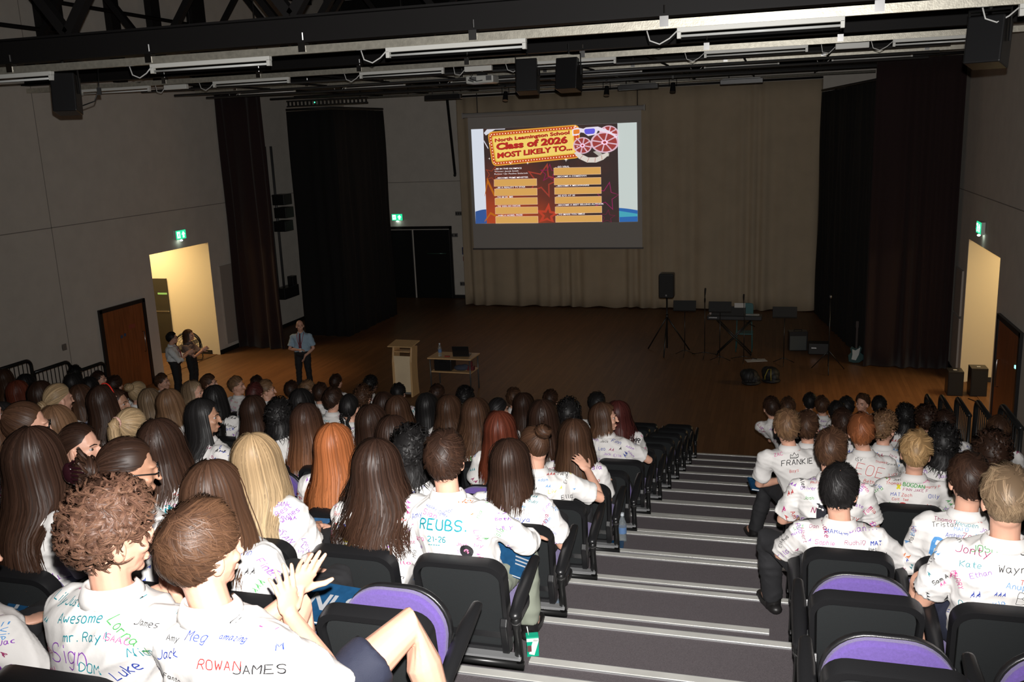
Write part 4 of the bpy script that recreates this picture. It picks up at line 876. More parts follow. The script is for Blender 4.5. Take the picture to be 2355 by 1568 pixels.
# ---------------------------------------------------------------- the audience
# index | tier | seat | head x, height above the tier | hair | colour | turned | nod | description
PEOPLE = '''
0|9|19|-11.97|1.17|L|brown|0|0|girl with brown hair at the far left edge, below the railing
1|6|13|-8.86|1.13|L|auburn|0|0|girl with very long dark red straight hair near the left edge
2|8|16|-10.61|1.14|L|black|0|0|girl with black hair in front of the first railing panel from the left
3|5|11|-7.60|1.18|L|dkbrown|0|0|girl with dark hair between the dark red hair and the blonde low bun
4|4|9|-6.49|1.21|LB|blonde|25|5|girl with pale blonde hair in a low bun
5|5|10|-7.09|1.16|L|brown|0|0|girl with brown hair right of the blonde low bun, pink scribbles on her shirt
6|8|15|-9.76|1.18|L|black|0|0|girl with black hair behind the blonde low bun, between the railings
7|12|21|-13.15|1.19|X|black|10|0|person with bushy black hair in front of the railing, topmost at the far left
8|10|17|-10.97|1.16|S|dkbrown|75|-5|boy with short grey-brown hair facing right beside the last left railing
9|9|16|-10.32|1.10|L|black|0|0|girl with long black hair just left of the boy by the last left railing
10|9|15|-9.86|1.13|S|dkbrown|0|0|person with short dark hair directly below the left wooden door frame
11|4|8|-5.98|1.21|L|dkbrown|15|0|girl with long dark hair and red glasses pushed up on her head
12|5|9|-6.64|1.12|L|dkbrown|80|0|girl with dark brown hair turned right showing an earring, by the red glasses girl
13|7|12|-7.90|1.14|B|blonde|10|0|girl with dark blonde hair tied up, below the left wooden door
14|6|10|-6.98|1.10|L|dirtyblonde|0|0|girl with long straight ash blonde hair, left block
15|5|8|-5.98|1.15|L|ltbrown|10|0|girl with light brown swept hair beside the long ash blonde girl
16|11|16|-10.46|1.13|S|brown|80|0|boy with short brown hair in profile below the clapping man in the tie
17|7|10|-7.07|1.17|M|dirtyblonde|75|0|girl with blonde bob and hair slide turned right below the standing man in the tie
18|10|13|-8.83|1.18|S|brown|70|0|boy with short brown hair just behind the blonde bob, facing right
19|6|8|-6.10|1.17|L|black|5|0|girl with very long glossy black hair behind the blonde bob girl
20|10|12|-8.32|1.16|S|ltbrown|80|0|boy with short fair-brown hair in profile, rightmost under the orange-lit floor
21|3|5|-4.24|1.19|L|black|65|5|girl with long black hair, nose in profile, sat before an empty purple seat
22|8|10|-6.79|1.14|S|burgundy|0|0|person with dark burgundy dyed hair
23|1|5|-4.05|1.25|P|brown|52|5|girl with glasses and a scrunchie low ponytail, red name on shirt back
24|2|6|-4.74|1.16|L|ltbrown|0|0|girl with ginger-brown hair behind the scrunchie ponytail
25|1|4|-3.70|1.14|LB|dkbrown|82|0|girl with slicked back dark hair, gold hoop earring and face in full profile
26|2|5|-4.13|1.17|P|blonde|5|0|girl with wavy golden blonde ponytail
27|1|3|-3.17|1.19|L|dkbrown|0|0|girl with dark brown hair and teal glitter name across shirt back
28|0|3|-3.07|1.21|L|dkbrown|0|5|girl with very long dark hair over a white collar at the left edge
29|0|2|-2.60|1.19|K|dkbrown|50|10|girl with glasses and messy bun held by a glossy claw clip
30|-1|1|-1.89|1.14|C|brown|35|10|boy with big curly brown hair clapping in the foreground
31|0|1|-2.19|1.11|L|brown|20|5|girl with brown hair parted at the crown behind the clapping crop-haired boy
32|1|2|-2.59|1.14|L|blonde|5|0|girl with very long straight blonde hair, purple writing on her sleeve
33|-1|0|-1.58|1.12|S|brown|25|5|boy with cropped brown hair and bare crossed knees clapping in the foreground
34|2|7|-5.21|1.16|L|black|0|0|girl with black hair cut by the left edge, behind the scrunchie girl
35|12|14|-9.15|1.13|S|dkbrown|0|0|boy with dark hair just behind the burgundy hair
36|9|10|-7.20|1.15|S|ltbrown|60|0|boy with light brown hair right of the burgundy hair
37|5|6|-5.00|1.12|L|dkbrown|10|0|girl with brown hair directly in front of the burgundy hair
38|4|5|-4.15|1.15|X|black|5|5|girl with thick black shoulder hair and silver star on her shirt
39|10|11|-7.33|1.12|S|dkbrown|0|0|boy with dark hair by the feet of the bald man in the blue shirt
40|10|10|-7.05|1.14|S|ltbrown|40|10|boy with fair fringe right below the bald man's shoes
41|9|9|-6.31|1.14|S|dkbrown|0|0|person with dark round hair between the bald man and the blue-shirt-back boy
42|13|12|-8.02|1.19|S|dkbrown|15|0|tall boy with short hair and blue letters painted on his shirt back
43|6|6|-5.01|1.17|L|black|0|0|girl with black hair left of the blue-lettered boy
44|4|4|-3.89|1.12|L|brown|0|5|girl with brown hair fading to copper tips, heart-shaped parting
45|7|7|-5.11|1.16|S|dkbrown|20|0|boy with dark hair and fair streak in front of the blue-lettered boy
46|6|5|-4.43|1.13|BR|black|0|0|girl with two tight black braids
47|12|10|-6.85|1.19|C|black|20|0|boy with black curly hair left of the lectern
48|8|7|-5.18|1.15|C|brown|0|0|person with wavy brown hair left of the lectern, below the black curls
49|4|3|-3.27|1.14|L|dkbrown|5|0|girl with long dark brown hair below the lectern's left side
50|7|5|-4.45|1.13|L|dkbrown|0|0|girl with plum-dark hair just in front of the lectern's left foot
51|10|7|-5.50|1.15|S|black|0|0|boy with short black hair right in front of the lectern base
52|6|4|-3.86|1.14|L|brown|0|0|girl with long brown hair parted at the back, below the lectern
53|3|2|-2.65|1.13|L|dkbrown|20|5|girl with smooth ash-brown bob, head tipped right, left of curly black hair
54|7|4|-3.90|1.14|L|black|0|0|girl with long jet black hair below the equipment table
55|10|6|-4.86|1.16|S|dkbrown|15|0|boy with tousled dark brown hair in front of the equipment table
56|6|3|-3.27|1.17|Lw|brown|0|0|girl with beaded clips and curly copper ends in her hair
57|9|5|-4.09|1.15|C|black|0|0|boy with black curly hair by the equipment table's right legs
58|5|2|-2.66|1.19|Lw|brown|0|5|girl with auburn-brown curled half-up hair and green glitter lettering
59|2|2|-2.64|1.13|L|red|0|5|girl with long bright ginger hair
60|1|1|-1.90|1.14|Lw|dkbrown|15|10|girl with long dark brown streaked hair over an orange and yellow picture shirt
61|2|1|-2.12|1.11|X|black|0|5|girl with long curly black hair next to the teal-lettered boy
62|1|0|-1.54|1.20|S|dkbrown|-8|5|boy with short dark hair, big teal capital letters and black disc on his back
63|4|1|-2.13|1.13|L|auburn|0|0|girl with copper-red hair behind the auburn half-up hair
64|10|4|-3.66|1.15|S|brown|0|0|boy with short brown hair in the front row, left of the long dark hair
65|8|3|-2.99|1.15|L|dkbrown|0|0|girl with very long dark hair in the front rows near the middle
66|7|3|-3.02|1.12|LB|black|30|0|girl with smooth dark hair in a low knot, facing right
67|5|1|-2.01|1.20|L|dkbrown|0|0|girl with long brown hair, dark wisps on her collar, behind the phone held up
68|10|3|-3.10|1.14|S|dkbrown|10|0|boy with neat short dark hair in the front row
69|6|1|-1.98|1.17|X|black|0|0|person with round black curly hair near the aisle
70|8|1|-2.06|1.19|S|black|-15|0|boy with very short black hair near the aisle front
71|6|0|-1.61|1.15|M|brown|75|0|girl with brown bob tucked behind her ear, turned right at the aisle
72|7|0|-1.63|1.14|Lw|burgundy|5|0|girl with reddish brown wavy hair, last of the left block by the aisle
73|3|0|-1.60|1.10|B|brown|-55|15|girl with brown updo and black glasses looking down, hand on neck
74|4|0|-1.51|1.09|L|brown|0|5|girl with long straight brown hair in the aisle seat behind the short-sleeved bob girl
75|2|0|-1.49|1.09|L|dkbrown|0|5|girl with dark hair in front of shoulders, pink-trimmed sleeves, aisle seat
76|10|-1|0.00|1.16|S|dkbrown|-20|0|boy with dark hair leaning into the aisle, first of the right block's front
77|11|-1|0.24|1.13|S|brown|0|0|boy with rough brown hair just right of the leaning front boy
78|13|-1|0.62|1.16|S|black|0|0|boy with black hair at the very front of the right block
79|12|-2|0.76|1.14|S|brown|0|0|boy with brown hair right of the black-haired front boy
80|5|-1|0.13|1.20|S|ltbrown|-10|0|boy with a black crown drawing and black lettering on his back
81|6|-1|0.34|1.15|S|brown|10|0|boy with brown hair and collar next to the crown-drawing boy
82|10|-2|0.85|1.13|S|black|-10|0|boy with black hair and bare neck, fifth head from the aisle leaner
83|11|-2|1.05|1.17|S|black|0|0|boy with black hair left of the boy looking back
84|13|-3|1.44|1.17|S|brown|-150|0|boy in the front right looking back over his shoulder, face visible
85|7|-2|0.72|1.15|S|dkbrown|-10|0|boy with low dark haircut just left of the short ginger boy
86|12|-3|1.59|1.17|S|black|0|0|boy with black hair right of the boy looking back
87|5|-2|0.73|1.19|S|red2|0|5|boy with short ginger hair and pink outlined capital letters
88|6|-2|1.02|1.17|C|ltbrown|35|0|boy with curly sandy hair right of the short ginger boy
89|9|-3|1.58|1.16|X|black|0|0|person with full black hair reaching the collar, near the right railings
90|8|-3|1.67|1.17|C|dkbrown|0|0|boy with dark reddish curls in front of the second right railing
91|8|-4|1.86|1.14|S|dkbrown|0|0|boy with flat dark hair in front of the third right railing
92|3|-1|0.38|1.18|S|brown|10|5|boy with brown hair and a black square print on his back
93|4|-2|1.02|1.11|U|gold|5|5|boy with blond hair cut over a shaved nape and a green name on his back
94|5|-3|1.36|1.12|X|black|0|5|person with a big curly black mop and red ring print on shirt
95|7|-4|2.19|1.14|S|brown|0|0|boy with brown hair against the nearest right railings
96|4|-3|1.52|1.13|C|dkbrown|5|10|boy with messy brown hair and a navy letter on a cream shirt
97|2|-1|0.37|1.04|S|black|15|10|boy with glossy black bowl haircut, black knees out in the aisle
98|2|-2|1.00|1.14|S|dkbrown|-5|10|boy with dark hair, big blue bubble letters and rolled sleeves
99|1|-2|0.96|1.17|U|dirtyblonde|5|10|boy with blond streaked hair over shaved nape at the right edge
100|-1|2|-2.50|1.02|S|dkbrown|30|10|person cut by the left edge with only a white scribbled sleeve showing
'''
WORDS = {
 30: [('The best! Mr Butler', 't', .024, -.10, .20, -8, None), ('Thomas', 'p', .026, -.125, .13, 0, None), ('Harry W', 'k', .036, -.03, .13, 0, .003), ('Lily', 't', .034, -.17, .09, -8, .003), ('Just', 't', .032, -.09, .085, 5, .003), ('Awesome', 't', .036, -.075, .035, 10, .0032), ('mr. Ray!', 't', .034, -.04, -.012, 10, .0032), ('Alex', 't', .036, .12, .13, 15, .003), ('Lorna x', 'g', .034, .10, .07, -35, .003), ('James', 'k', .022, .17, .07, 0, None), ('ISAAC', 'p', .024, .10, .02, -5, None), ('Nico', 't', .030, .17, -.02, 10, None), ('Leo', 'r', .036, -.215, -.07, 0, .003), ('Sign', 'v', .055, -.10, -.08, 5, .0034), ('Soph', 'm', .022, -.15, -.05, -20, None), ('DOM', 't', .034, .02, -.085, 0, .003), ('Luke', 'b', .034, .12, -.10, 35, .003), ('Dave', 'g', .040, -.05, -.11, -65, .003), ('Love', 'g', .030, -.09, -.15, -30, None), ('wow', 'p', .040, -.17, -.15, 25, .003)],
 33: [('Jack', 'b', .032, -.13, -.02, 15, .003), ('ROWAN', 'r', .034, .02, -.02, 5, .003), ('JAMES', 'k', .032, .12, -.02, 5, .003), ('Noah', 't', .024, -.14, .10, 5, None), ('Ali', 'k', .026, .04, .10, 10, None), ('Sanne', 'p', .02, -.03, .10, 0, None), ('Finn', 'g', .028, .06, -.075, 5, None), ('LOU', 'p', .042, .13, -.115, 5, .0032), ('Chem', 'p', .042, .14, -.07, -12, .0032), ('Tim', 'k', .03, .0, -.16, 0, .004), ('Eve', 'b', .026, -.18, -.07, -35, None), ('Fantastic', 'k', .018, -.11, -.065, -12, None), ('amazing', 'b', .018, .06, .065, 0, None), ('HENRY', 'm', .022, .24, -.06, -75, None)],
 62: [('REUBS.', 't', .050, -.125, -.02, 3, .0075), ('21-26', 't', .032, -.08, -.075, 3, .0045), ('_____', 't', .020, -.08, -.088, 3, .004), ('Sian', 'p', .034, -.11, .055, -15, .003), ('Bickley', 'o', .030, .0, .12, 5, .003), ('HARRY Casey', 'b', .018, -.10, .09, -18, None), ('Conor', 'b', .024, -.02, .055, 20, None), ('Amy', 'b', .034, -.175, .02, 20, .0028), ('LILY', 'v', .022, .24, .02, 5, None)],
 80: [('FRANKIE', 'k', .044, -.145, .0, 6, .0058), ('Boys', 'r', .030, -.08, -.055, 10, None), ('ZAC', 'p', .034, -.20, .08, 10, None), ('Rugby 2026', 'r', .024, -.14, .125, 3, None)],
 92: [('Josh', 'g', .026, -.17, .0, 0, None), ('Oliver', 'v', .028, -.19, .06, 0, None), ('Philip', 'r', .020, -.13, .10, 5, None), ('Alex', 'k', .03, -.2, .13, -70, .004)],
 87: [('EOE', 'r', .085, -.13, -.02, -10, .004), ('ISY', 'k', .034, -.13, .08, -10, None), ('Thomas', 'r', .024, .03, .07, 0, None), ('Grace', 'k', .022, .12, .06, 0, None)],
 93: [('Thomas', 'r', .026, -.18, .06, 0, None), ('BOGDAN', 'g', .034, -.07, .055, -5, .005), ('Harry P', 'r', .024, .08, .045, 8, None), ('FINN JAKE F', 'm', .024, -.07, .02, 0, None), ('MAT', 'b', .030, -.15, -.02, 0, None), ('Zach', 'r', .028, -.08, -.02, 0, None), ('Ted', 'r', .02, -.07, -.05, 0, None), ('Colt', 'r', .022, -.14, -.05, 0, None), ('Ben D', 'g', .024, -.16, -.085, 0, None), ('Olly', 'b', .034, .10, -.02, 5, None), ('Joel', 'k', .022, -.13, .09, 0, None), ('Alex', 'b', .022, -.05, .09, 0, None), ('Ralph', 'p', .036, .0, .09, 0, None), ('X', 'y', .04, -.11, .03, 0, .012), ('G', 'r', .07, -.10, -.14, 0, .016)],
 97: [('Blake', 'm', .032, -.10, .11, -78, .004), ('MARLEY', 'b', .032, -.08, .04, 5, .003), ('Sian!!!', 'v', .040, .04, .055, 12, .003), ('HARRY', 'k', .024, -.01, .09, 5, .003), ('THOM', 'r', .028, .11, .09, 8, None), ('Eve', 'b', .02, .0, .04, 0, None), ('Rudhi*', 'm', .030, .02, -.01, 5, None), ('MAT', 'b', .028, .15, .0, 8, .004), ('Joel', 'k', .022, .13, -.03, 5, .003), ('Albert', 'm', .024, -.21, .06, -75, None), ('Sophie', 'p', .03, -.13, -.02, 0, None)],
 98: [('BOFA', 'l', .082, -.16, -.085, 0, .018), ('Will', 'k', .036, -.01, .145, -3, None), ('Thomas', 'm', .026, -.15, .09, -5, None), ('Tristan', 'k', .030, -.16, .055, 5, None), ('Reuben', 't', .028, -.05, .075, -5, None), ('Chizz', 'r', .028, .0, .10, -3, None), ('Jacks', 'v', .026, .06, .05, 0, None), ('Amber', 'b', .028, -.10, .01, 0, None), ('Zach B', 'm', .034, -.02, .01, 0, None), ('MAI O', 'l', .024, -.06, .045, 0, None), ('Alma', 'b', .028, .10, .0, 20, .003), ('Nina', 'l', .022, .04, .02, 0, None)],
 99: [('THOMAS', 'r', .024, -.08, .15, -3, None), ('JOSH', 'g', .034, -.13, .09, 5, None), ('Jonty', 'm', .042, -.19, .085, -5, .003), ('Josh!', 'k', .036, .05, .10, 5, .004), ('Wayne', 'k', .038, -.03, .02, 5, .003), ('Ted', 'r', .026, .05, -.02, 0, None), ('Anupa', 'l', .03, .0, -.04, 0, None), ('Ethan', 'v', .026, -.13, -.02, 20, None), ('BE', 'k', .050, .04, -.10, 0, .002), ('2021-', 'k', .018, .05, -.13, 0, None), ('HARRY', 'p', .022, -.20, .0, -65, None), ('Sam A', 'k', .022, -.26, -.07, 40, .003)],
 27: [('Caitlin', 't', .046, -.02, -.06, 10, .010)],
 42: [('FR', 'b', .14, -.17, -.02, 0, .030), ('2A', 'k', .045, -.17, -.10, 0, .009)],
 23: [('ALICE', 'm', .085, -.10, -.05, -5, .010)],
 58: [('Summer', 'g', .060, -.06, -.14, 5, .011), ('2021-2026', 'm', .028, -.05, -.175, 0, .005)],
 96: [('N', 'b', .095, .06, .03, -5, .012)],
 28: [('Good', 'v', .032, .0, -.06, 15, .002), ('to the', 'v', .028, .01, -.10, 10, .002), ('future!', 'v', .028, .02, -.135, 10, .002), ('Emily', 'v', .03, .10, -.15, 0, None)],
 32: [('MEGAN', 'v', .03, .08, .06, 10, .003), ('Best', 'v', .034, .15, .02, 45, .003), ('wishes', 'v', .03, .17, -.01, 45, .003), ('RYAN', 'v', .03, .13, -.05, -50, None), ('Lily', 'k', .028, .05, .11, 35, None)],
 60: [('SMILE', 'y', .050, -.12, -.10, 10, .014), ('amigos', 'y', .036, -.10, -.06, 10, .009), ('XOXO', 'o', .04, -.06, -.01, 20, .011), ('Love', 'b', .04, -.14, -.03, 25, .009)],
 25: [('ALYS', 'p', .03, -.02, .05, -20, .003), ('Mya', 'r', .03, -.06, -.04, 20, None)],
 72: [('MWR', 'k', .045, .06, .02, -10, .010)],
 75: [('Socaiya', 'b', .034, -.02, -.05, 0, .003), ('Bea', 'm', .034, -.03, .07, 15, None), ('MILES', 'b', .024, -.16, .05, 8, None), ('Freya', 'm', .03, .19, -.09, 70, .003)],
 5: [('Em', 'm', .07, -.03, .0, 30, .008), ('G', 'm', .08, .05, -.08, 10, .008)], 24: [('Mr', 'm', .08, .10, .02, 20, .009), ('P', 'r', .07, .08, -.08, 0, .008)],
 94: [('Ali', 'g', .03, -.14, .08, 0, None)],
}
INKSETS = {30: 'tttbpgv', 33: 'kbbpgkt', 28: 'vv', 27: 'vbrp', 25: 'prr', 32: 'vpv', 59: 'vmr', 62: 'pppovg', 80: 'rmp', 87: 'rrvk', 98: 'mtlobk', 99: 'ktlpb', 97: 'mkvg', 93: 'rmgbv', 75: 'bbvlt', 38: 'pppv', 71: 'kvmb', 73: 'rpylk'}
POSE = {
 30: dict(near=2, vox=.0042, arm={1: ((.24, .15, .62), (.085, .235, .79), (.0, .04, 1), (-1, .12, 0), .16, None), -1: ((-.26, .2, .66), (.02, .265, .79), (.08, .06, 1), (1, .1, 0), .2, None)}, free=True, sleeve=1.25, roll=.06, hs=1.02),
 33: dict(near=2, vox=.0042, arm={1: ((.19, .12, .60), (-.05, .225, .765), (-.12, .05, 1), (-.8, .35, 0), .12, (.05, .1, .22, .4)), -1: ((-.24, .22, .62), (-.07, .305, .80), (.42, .15, .9), (.7, -.6, -.2), .22, (.1, .1, .2, .3))}, free=True, sleeve=1.2,
     legs=[((-.09, 0, 0), (-.09, .40, .20), (-.10, .40, -.22), (0, .14, -.03)), ((.09, 0, 0), (.345, .36, .20), (.46, .34, -.18), (.05, .12, -.03))], bare=.70, roll=.04, shoe='x'),
 80: dict(legs=[((-.09, 0, 0), (-.36, .30, .02), (-.46, .24, -.42), (-.05, .14, -.02)), ((.09, 0, 0), (.10, .43, .02), (.12, .46, -.40), (0, .14, -.03))], tyaw=.14, shirt_low=-.25),
 97: dict(legs=[((-.09, 0, 0), (-.40, .36, .04), (-.36, .42, -.40), (-.05, .14, -.03)), ((.09, 0, 0), (.10, .43, .02), (.12, .46, -.40), (0, .14, -.03))], arm={-1: ((-.31, .10, .60), (-.12, .33, .62), (.3, .8, 0), (0, 0, -1), .5, None), 1: ((.28, .08, .60), (.10, .33, .62), (-.3, .8, 0), (0, 0, -1), .5, None)}),
 62: dict(trous=1, sleeve=1.25, rolled=1, tyaw=-.10, arm={1: ((.31, .14, .66), (.20, .38, .62), (-.2, .8, -.2), (0, 0, -1), .5, None)}, legs=[((-.09, 0, 0), (-.12, .43, .02), (-.13, .46, -.40), (0, .14, -.03)), ((.09, 0, 0), (.17, .42, .02), (.19, .40, -.42), (0, .14, -.03))]),
 98: dict(sleeve=1.3, rolled=1, tyaw=-.05), 99: dict(tyaw=-.1, shirt_low=-.12, bare=.6, trous_=0, legs=[((-.09, 0, 0), (-.25, .36, .06), (-.24, .42, -.38), (0, .14, -.03)), ((.09, 0, 0), (.14, .43, .02), (.14, .46, -.40), (0, .14, -.03))]), 73: dict(arm={1: ((.30, .12, .66), (.14, .30, .80), (-.6, .3, .6), (0, .3, -1), .4, None)}, free=True), 75: dict(hw=.78, hl=.6), 31: dict(hl=.9), 5: dict(hl=.6), 24: dict(hl=.6), 15: dict(hl=.7), 52: dict(hl=.7), 3: dict(hl=.7),
 71: dict(tyaw=-.15, arm={1: ((.30, .02, .66), (.14, .30, .62), (-.3, .8, 0), (0, 0, -1), .5, None)}),
 28: dict(hw=1.15, hl=1.15, tyaw=-.35), 25: dict(tyaw=-.2), 21: dict(tyaw=-.35), 29: dict(tyaw=-.2), 73.5: {}, 84: dict(tyaw=.5),
 1: dict(hl=1.35), 4: dict(), 32: dict(hl=1.25), 59: dict(hl=1.2), 60: dict(hl=1.05, hw=1.1), 74: dict(hl=1.1), 19: dict(hl=1.2), 44: dict(hl=1.15, hw=1.1), 49: dict(hl=1.15), 53: dict(hl=.75), 65: dict(hl=1.1), 27: dict(hw=.95, hl=.62), 38: dict(vol=.7), 46: dict(), 76: dict(arm={-1: ((-.34, .1, .68), (-.16, .36, .62), (.2, .8, 0), (0, 0, -1), .5, None)}), 97.5: {},
 11: dict(band=('red_plastic', (.7, .03, .02), .3)), 17: dict(), 56: dict(glow=1), 88: dict(vol=.8), 94: dict(vol=1.0), 89: dict(vol=.8), 7: dict(vol=1.0), 61: dict(hl=1.2), 93: dict(vol=1.1), 99.5: {}, 37: dict(hl=.8), 71.5: {},
}
POSE[30]['hair'] = ('C', 'curlbrown')
SKIN = {12: skin_b, 21: skin_b, 29: skin_b, 47: skin_c, 57: skin_b, 70: skin_c, 61: skin_b, 2: skin_b}
GLASSES = {23, 29, 73}
OCC = {}
CTX = {}
grey_tr = mat('khaki_trousers', (.22, .24, .19), .9)
for line in PEOPLE.strip().split('\n'):
    i, k, s, hx, hz, st, cl, yw, pt_, desc = line.split('|')
    i, k, s = int(i), int(k), int(s); hx, hz, yw, pt_ = float(hx), float(hz), float(yw), float(pt_)
    x0 = slotx(s); Y0 = Yn(k-1)+.32; OCC[(k, s)] = (i, desc)
    P = dict(seed=i+11, head=(hx-x0, -.02, hz-.015), hair=(st, cl), yaw=math.radians(yw), pitch=math.radians(pt_), near=1 if k <= 3 else 0, vox=.007 if k <= 2 else .010, label=desc, skin=SKIN.get(i, skin_a))
    P['hip'] = ((hx-x0)*.25, 0, .50)
    P['tyaw'] = -math.radians(max(-60, min(60, yw)))*.22
    if abs(yw) >= 55: P['eyes'] = 1; P['vox'] = min(P['vox'], .0065)
    if i in GLASSES: P['glasses'] = 1
    if i == 96: P['shirt'] = cream_m
    if i == 44: P['hair'] = ('L', 'ombre')
    P['hs'] = 1.09 if k >= 4 else 1.0
    if st == 'X': P['hs'] = 1.0
    q = dict(POSE.get(i, {})); 
    if q.pop('trous', 0): P['trous'] = grey_tr
    if q.get('shoe') == 'x': q['shoe'] = mat('white_trainer', (.7, .68, .65), .6)
    P.update(q)
    P['group'] = 'students seated in the audience'
    r = figure('person', (x0, Y0, zT(k)), P); CTX[i] = PEND[-1]

# standing staff on the hall floor
LEGS = [((-.09, 0, 0), (-.11, .03, -.44), (-.13, -.02, -.86), (-.02, .15, -.03)), ((.09, 0, 0), (.11, .03, -.44), (.14, -.02, -.86), (.02, .15, -.03))]
blue_sh = mat('pale_blue_shirt', (.30, .42, .52), .8, bump=.1, bs=40); off_sh = mat('office_shirt', (.70, .72, .72), .8, bump=.1, bs=40)
def staff(loc, rz, **P):
    P.setdefault('legs', LEGS); P['stand'] = 1; P['vox'] = .008; P['eyes'] = 1; P['hip'] = (0, 0, .97); P['shirt_low'] = .04; P['trous'] = trous_m
    r = figure('person', loc, P); r.rotation_euler = (0, 0, rz); return r
lan = mat('red_lanyard', (.35, .03, .04), .7); tie_m = mat('dark_tie', (.08, .01, .025), .6); tieb_m = mat('navy_tie', (.02, .03, .06), .6)
def neckwear(r, hz, tie=tie_m, lanyard=True, y=.125):
    MB().loft([[(a*w_+x_, y_, z) for a in (-1, 1)]+[(a*w_+x_, y_+.008, z) for a in (1, -1)] for z, w_, y_, x_ in ((hz-.17, .015, .075, 0), (hz-.20, .018, .10, 0), (hz-.35, .028, y+.02, 0), (hz-.55, .036, y+.03, .0), (hz-.60, .004, y+.03, .0))]).build('tie', tie, r, smooth=30)
    if lanyard:
        MB().tube([(-.07, .0, hz-.155), (-.075, .07, hz-.20), (-.05, y+.025, hz-.34), (0, y+.038, hz-.50)], .006, 6).tube([(.07, .0, hz-.155), (.075, .07, hz-.20), (.05, y+.025, hz-.34), (0, y+.038, hz-.50)], .006, 6).build('lanyard', lan, r, smooth=True)
        MB().box((0, y+.045, hz-.54), (.06, .004, .085)).build('id_card', white_pl, r)
r = staff((-10.45, 18.55, 0), math.radians(-165), seed=201, label='standing bald man in pale blue short-sleeved shirt, tie and red lanyard', head=(0, .0, 1.58), yaw=-.35, shirt=blue_sh, hair=None, hs=1.0, S=.98, group='staff standing on the hall floor',
    arm={-1: ((-.24, -.03, 1.10), (-.13, .10, .93), (.2, .5, -.7), (1, 0, 0), .6, None), 1: ((.25, .02, 1.12), (.02, .19, 1.05), (-1, .1, 0), (0, 0, -1), .5, None)})
neckwear(r, 1.58)
r = staff((-13.02, 17.35, 0), math.radians(-62), seed=202, label='standing man with dark hair, glasses, rolled white shirt and tie, clapping', head=(0, .01, 1.50), yaw=-.1, shirt=off_sh, hair=('S', 'black'), hs=1.0, S=.98, glasses=1, sleeve=1.3, rolled=1, vol=.6, group='staff standing on the hall floor',
    arm={-1: ((-.24, .12, 1.04), (-.03, .30, 1.14), (.3, .9, .3), (1, 0, .1), .2, None), 1: ((.24, .12, 1.04), (.04, .30, 1.12), (-.2, .9, .4), (-1, 0, .1), .2, None)}, free=True)
neckwear(r, 1.50)
r = staff((-13.05, 18.0, 0), math.radians(-75), seed=203, label='standing woman with brown hair behind the clapping man, facing the stage', head=(0, .02, 1.42), yaw=.0, shirt=mat('taupe_top', (.16, .12, .11), .9), hair=('M', 'brown'), hs=.97, S=.92, group='staff standing on the hall floor',
    arm={-1: ((-.2, .12, 1.0), (-.03, .30, 1.08), (.3, .9, .3), (1, 0, .1), .2, None), 1: ((.2, .12, 1.0), (.04, .30, 1.06), (-.2, .9, .4), (-1, 0, .1), .2, None)}, free=True)

# fuse the skins, crease the shirts, then write on them
bpy.context.view_layer.update()
dg = bpy.context.evaluated_depsgraph_get()
jobs = []
for c in PEND:
    for o in c['root'].children:
        if any(m_.type == 'REMESH' for m_ in o.modifiers): jobs.append((c, o, bpy.data.meshes.new_from_object(o.evaluated_get(dg))))
for c, o, me in jobs:
    o.modifiers.clear(); old = o.data; o.data = me; me.name = o.name; bpy.data.meshes.remove(old); me.shade_smooth()
    base = o.name.split('.')[0]
    if base in ('shirt', 'trousers', 'shorts'):
        n = len(me.vertices); V = np.empty(n*3, np.float32); me.vertices.foreach_get('co', V); V = V.reshape(-1, 3).astype(float)
        N = np.empty(n*3, np.float32); me.vertices.foreach_get('normal', N); N = N.reshape(-1, 3); rg = np.random.default_rng(c['P']['seed'])
        wv = np.zeros(n)
        for a_, f_ in ((.0050, 13), (.0040, 22), (.0028, 38)):
            kd = rg.normal(size=3)*np.array((1, 1, 1.25)); kd *= f_/np.linalg.norm(kd); k2 = rg.normal(size=3)*f_*.4; k3 = rg.normal(size=3)*f_*.33
            s_ = np.sin(V @ kd+2.3*np.sin(V @ k2)+1.3*np.sin(V @ k3+1)); wv += a_*(1-np.abs(s_))**1.6*1.7-a_*.5
        wv *= (1.0 if base == 'shirt' else .8); V += N*wv[:, None]
        me.vertices.foreach_set('co', V.astype(np.float32).ravel()); me.update()
for i, c in CTX.items():
    me = c['shirt'].data; c['bvh'] = BVHTree.FromPolygons([v.co for v in me.vertices], [p.vertices for p in me.polygons])
    st = c['P']['hair'][0]; k = int(round((c['root'].location.y-.32-4.685)/D))+2
    inks = INKSETS.get(i) or ['mprvk', 'kbvg', 'vpmr', 'kbtm', 'mvlk', 'rmkb'][i % 6]
    longh = st in ('L', 'Lw', 'X'); nf = (74 if k <= 2 else 48 if k <= 6 else 30)
    if i in (28,): nf = 4
    if i in (80,): nf = 14
    if i in (33,): nf = 55
    if longh: nf = int(nf*.75)
    write_on(c, WORDS.get(i, []), nf, inks, 1.0 if k <= 2 else 1.3 if k <= 6 else 1.7, i)
c = CTX[62]; patch_on(c, circle(.115, -.10, .031), (.008, .008, .01), 'record_patch', 'black disc drawn on the shirt'); patch_on(c, circle(.115, -.10, .012), (.7, .2, .35), 'record_label', 'pink middle of the drawn disc')
c = CTX[92]; patch_on(c, [(-.09, -.13), (.06, -.13), (.06, -.02), (-.09, -.02)], (.012, .012, .02), 'printed_square', 'black printed square')
write_on(c, [('E', 'w', .05, -.055, -.095, 0, .010)], 0, 'k', 1, 1) if INK.update(w=(.8, .8, .8)) is None else 0
c = CTX[94]; patch_on(c, circle(.10, -.02, .05), (.45, .02, .03), 'red_ring', 'red ring print', inner=.6)
